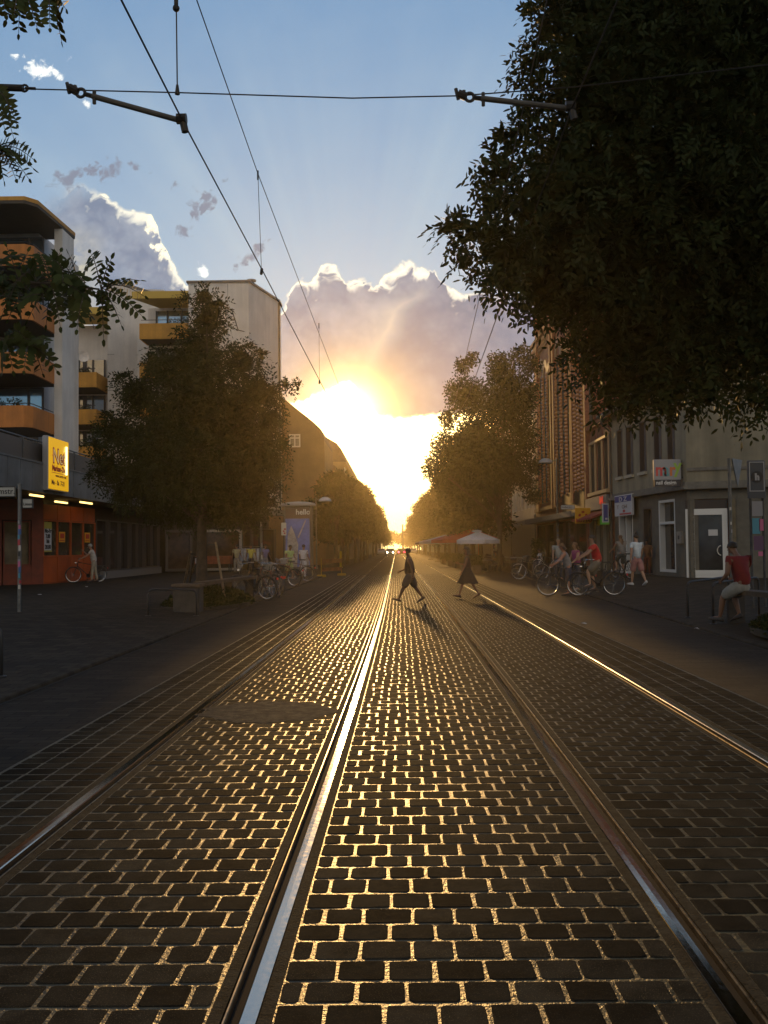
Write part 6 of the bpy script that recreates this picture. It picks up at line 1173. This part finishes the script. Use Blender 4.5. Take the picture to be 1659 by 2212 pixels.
def people():
    W0 = ((27, 4), (-22, 14)); PI = math.pi; TAN = (.20, .10, .055); PALE = (.34, .19, .12)
    person('man in a dark vest and long shorts striding across the tracks to the left', G(886, 1302), PI, 1.58, W0, ((-16, 8, 14), (8, 8, 58)), 3, 6, (.10, .05, .03), (.015, .01, .01), 0, (.05, .035, .03), (.06, .05, .045), 'shorts', .0, (.045, .025, .02), slim=1.22)
    person('woman in a dark knee length skirt walking to the left behind the far right rail', G(1011, 1293), PI, 1.60, ((24, 6), (-20, 12)), ((16, 6, 14), (2, 10, 100)), 2, 4, (.22, .10, .06), (.03, .018, .012), .18, (.055, .035, .028), (.022, .016, .015), 'skirt', .3, (.05, .02, .015), slim=.88)
    person('old man in white shirt and beige trousers holding his bicycle by the orange shop', G(203, 1258), R_(190), 1.74, ((8, 4), (-6, 6)), ((48, 10, 25), (55, 4, 90)), 12, 14, PALE, (.35, .34, .32), 0, (.50, .46, .42), (.33, .28, .21), 'trousers', .55, (.05, .03, .025))
    yl = (('man in a cream shirt standing before the clothes rack on the left', 511, (.42, .36, .20), (.25, .23, .2), 95), ('person in a bright yellow T-shirt, hands behind the back, facing us on the left', 542, (.60, .50, .10), (.02, .02, .025), -90), ('person in a lilac shirt right of the thin pole on the left', 573, (.28, .24, .40), (.3, .28, .3), -60))
    for lab, u, tp, bt, fc in yl: a = Vector((0, 0, 0)); a = P(u, 1180, 58.); person(lab, (a.x, 58, pz(a.x)), R_(fc), 1.70, ((3, 2), (-3, 2)), ((-18, 14, 20), (-18, 14, 20)) if u == 542 else ((10, 8, 20), (20, 8, 40)), 1, 8, TAN, (.02, .015, .012), 0, tp, bt, 'trousers', .6)
    a = P(625, 1180, 47.); person('person in a pale green top standing astride by the advertising column', (a.x, 47, pz(a.x)), R_(-50), 1.68, ((6, 2), (-4, 2)), ((12, 12, 60, 30), (12, 12, 70, 30)), 4, 12, TAN, (.025, .015, .01), 0, (.36, .45, .18), (.30, .34, .16), 'shorts', .5)
    a = P(655, 1180, 49.5); person('dark haired person in white before the lower part of the blue poster', (a.x, 49.5, pz(a.x)), R_(70), 1.72, ((3, 2), (-3, 2)), ((8, 8, 30), (8, 8, 30)), 3, 4, TAN, (.03, .018, .012), 0, (.50, .48, .50), (.42, .42, .46), 'trousers', .6)
    # right hand side
    p = G(1207, 1254); person('man in a grey T-shirt standing behind the tall lamp post', p, R_(-80), 1.80, ((3, 2), (-3, 2)), ((3, 8, 14), (3, 8, 14)), 0, 4, PALE, (.22, .17, .11), 0, (.24, .25, .24), (.05, .05, .06), 'trousers', .6)
    p = G(1229, 1287); person('woman in a grey top standing over the black bicycle, leaning to its handlebar', Vector((p.x, p.y, p.z)), R_(176), 1.66, ((4, 3, 7), (-4, 4, 7)), ((46, 8, 20), (46, 8, 20)), 16, 10, (.36, .16, .10), (.12, .06, .03), .10, (.22, .22, .23), (.035, .038, .06), 'shorts', .05, (.05, .04, .035))
    p = P(1246, 1180, 33.5); person('person in a purple top behind the woman on the black bicycle', (p.x, 33.5, pz(p.x, 33.5)), R_(200), 1.64, ((3, 2), (-3, 2)), ((26, 8, 36), (26, 8, 36)), 5, 6, PALE, (.16, .08, .04), .12, (.25, .05, .12), (.05, .05, .06), 'trousers', .3, pack=(.06, .05, .06))
    p = G(1293, 1287); person('cyclist in a bright red shirt sitting on the black bicycle', p, R_(178), 1.76, ((52, 62, 4), (24, 36, 4)), ((52, 6, 16), (52, 6, 16)), 15, 0, PALE, (.025, .018, .015), 0, (.48, .022, .025), (.14, .12, .09), 'shorts', .6, (.04, .03, .03), pelvis=1.07)
    p = G(1345, 1249); person('long haired woman in a grey top cycling away towards the brick house', p, R_(110), 1.68, ((50, 60, 3), (22, 34, 3)), ((46, 8, 14), (46, 8, 14)), 10, 0, (.28, .15, .09), (.11, .06, .03), .38, (.17, .16, .15), (.05, .055, .05), 'shorts', .1, pelvis=1.05)
    p = G(1377, 1265); person('man in a pale blue shirt and plaid shorts walking away before the salon', p, R_(112), 1.80, ((14, 6), (-14, 18)), ((-10, 9, 12), (12, 9, 16)), 2, 2, PALE, (.02, .015, .012), 0, (.46, .52, .56), (.30, .14, .13), 'shorts', .6, (.5, .5, .5), bun=True)
    p = G(1399, 1243); person('person in brown waiting at the house wall, behind the man in plaid shorts', p, R_(-110), 1.58, ((4, 2), (-2, 2)), ((14, 6, 40), (10, 6, 30)), 6, 14, TAN, (.02, .014, .01), 0, (.15, .07, .035), (.12, .035, .02), 'trousers', .7)
    a = Vector((6.42, 18.2, pz(6.42))); person('person in dark red perching with bent back on the plank bench at right', a, R_(118), 1.74, ((60, 48, 6), (66, 84, 8)), ((6, 14, 62, 30), (14, 12, 66, 30)), 16, 26, (.20, .10, .06), (.012, .01, .01), .05, (.17, .012, .015), (.26, .25, .22), 'shorts', .55, (.03, .03, .03), pelvis=.78, slim=1.12)
    # café guests
    for k, (x, y, fc, tp, lab) in enumerate(((8.6, 58.5, 160, (.52, .50, .54), 'seated guest in a white shirt by the brick building'), (6.5, 63.6, 185, (.05, .045, .04), 'seated café guest in black at the table nearest the kerb'), (7.4, 71.4, 10, (.30, .10, .08), 'seated café guest in rust red under the red parasol'), (5.9, 77.2, 180, (.24, .22, .28), 'seated café guest in grey farther along the café'))):
        person(lab, (x, y, pz(x, y)), R_(fc), 1.72, ((82, 84, 5), (80, 78, 5)), ((30, 8, 60), (30, 8, 50)), 4, 6, TAN, (.03, .02, .015), 0, tp, (.06, .06, .08), 'trousers', .6, pelvis=.52)
        if k in (0,): t = thing('chair', 'dark chair under the white shirted guest by the brick building', 'chair', (x, y, pz(x, y)), R_(fc)); b = MB(); b.rbox(-.21, .21, -.21, .21, .40, .44, .01); b.build('seat', MATS['café chair'], t); b = MB(); b.prism([(-.21, -.2, .44), (-.21, .2, .44), (-.27, .2, .85), (-.27, -.2, .85)], (.03, 0, 0)); b.build('backrest', MATS['café chair'], t); [MB().tube([(xx, yy, 0), (xx, yy, .40)], .016, 5).build('leg', M_DARKM, t) for xx in (-.18, .18) for yy in (-.18, .18)]
people()
def haze():
    b = MB(); b.box(-420, 420, -80, 800, -1.2, 27); o = b.build('haze', None); o.data.materials.clear(); o['kind'] = 'stuff'
    m = bpy.data.materials.new('evening haze'); m.use_nodes = True; nt = m.node_tree; nt.nodes.remove(nt.nodes['Principled BSDF'])
    v = nt.nodes.new('ShaderNodeVolumePrincipled'); v.inputs['Color'].default_value = (.96, .82, .55, 1); v.inputs['Density'].default_value = HAZE; v.inputs['Anisotropy'].default_value = HAZEG
    nt.links.new(v.outputs[0], nt.nodes['Material Output'].inputs['Volume']); o.data.materials.append(m)
haze()
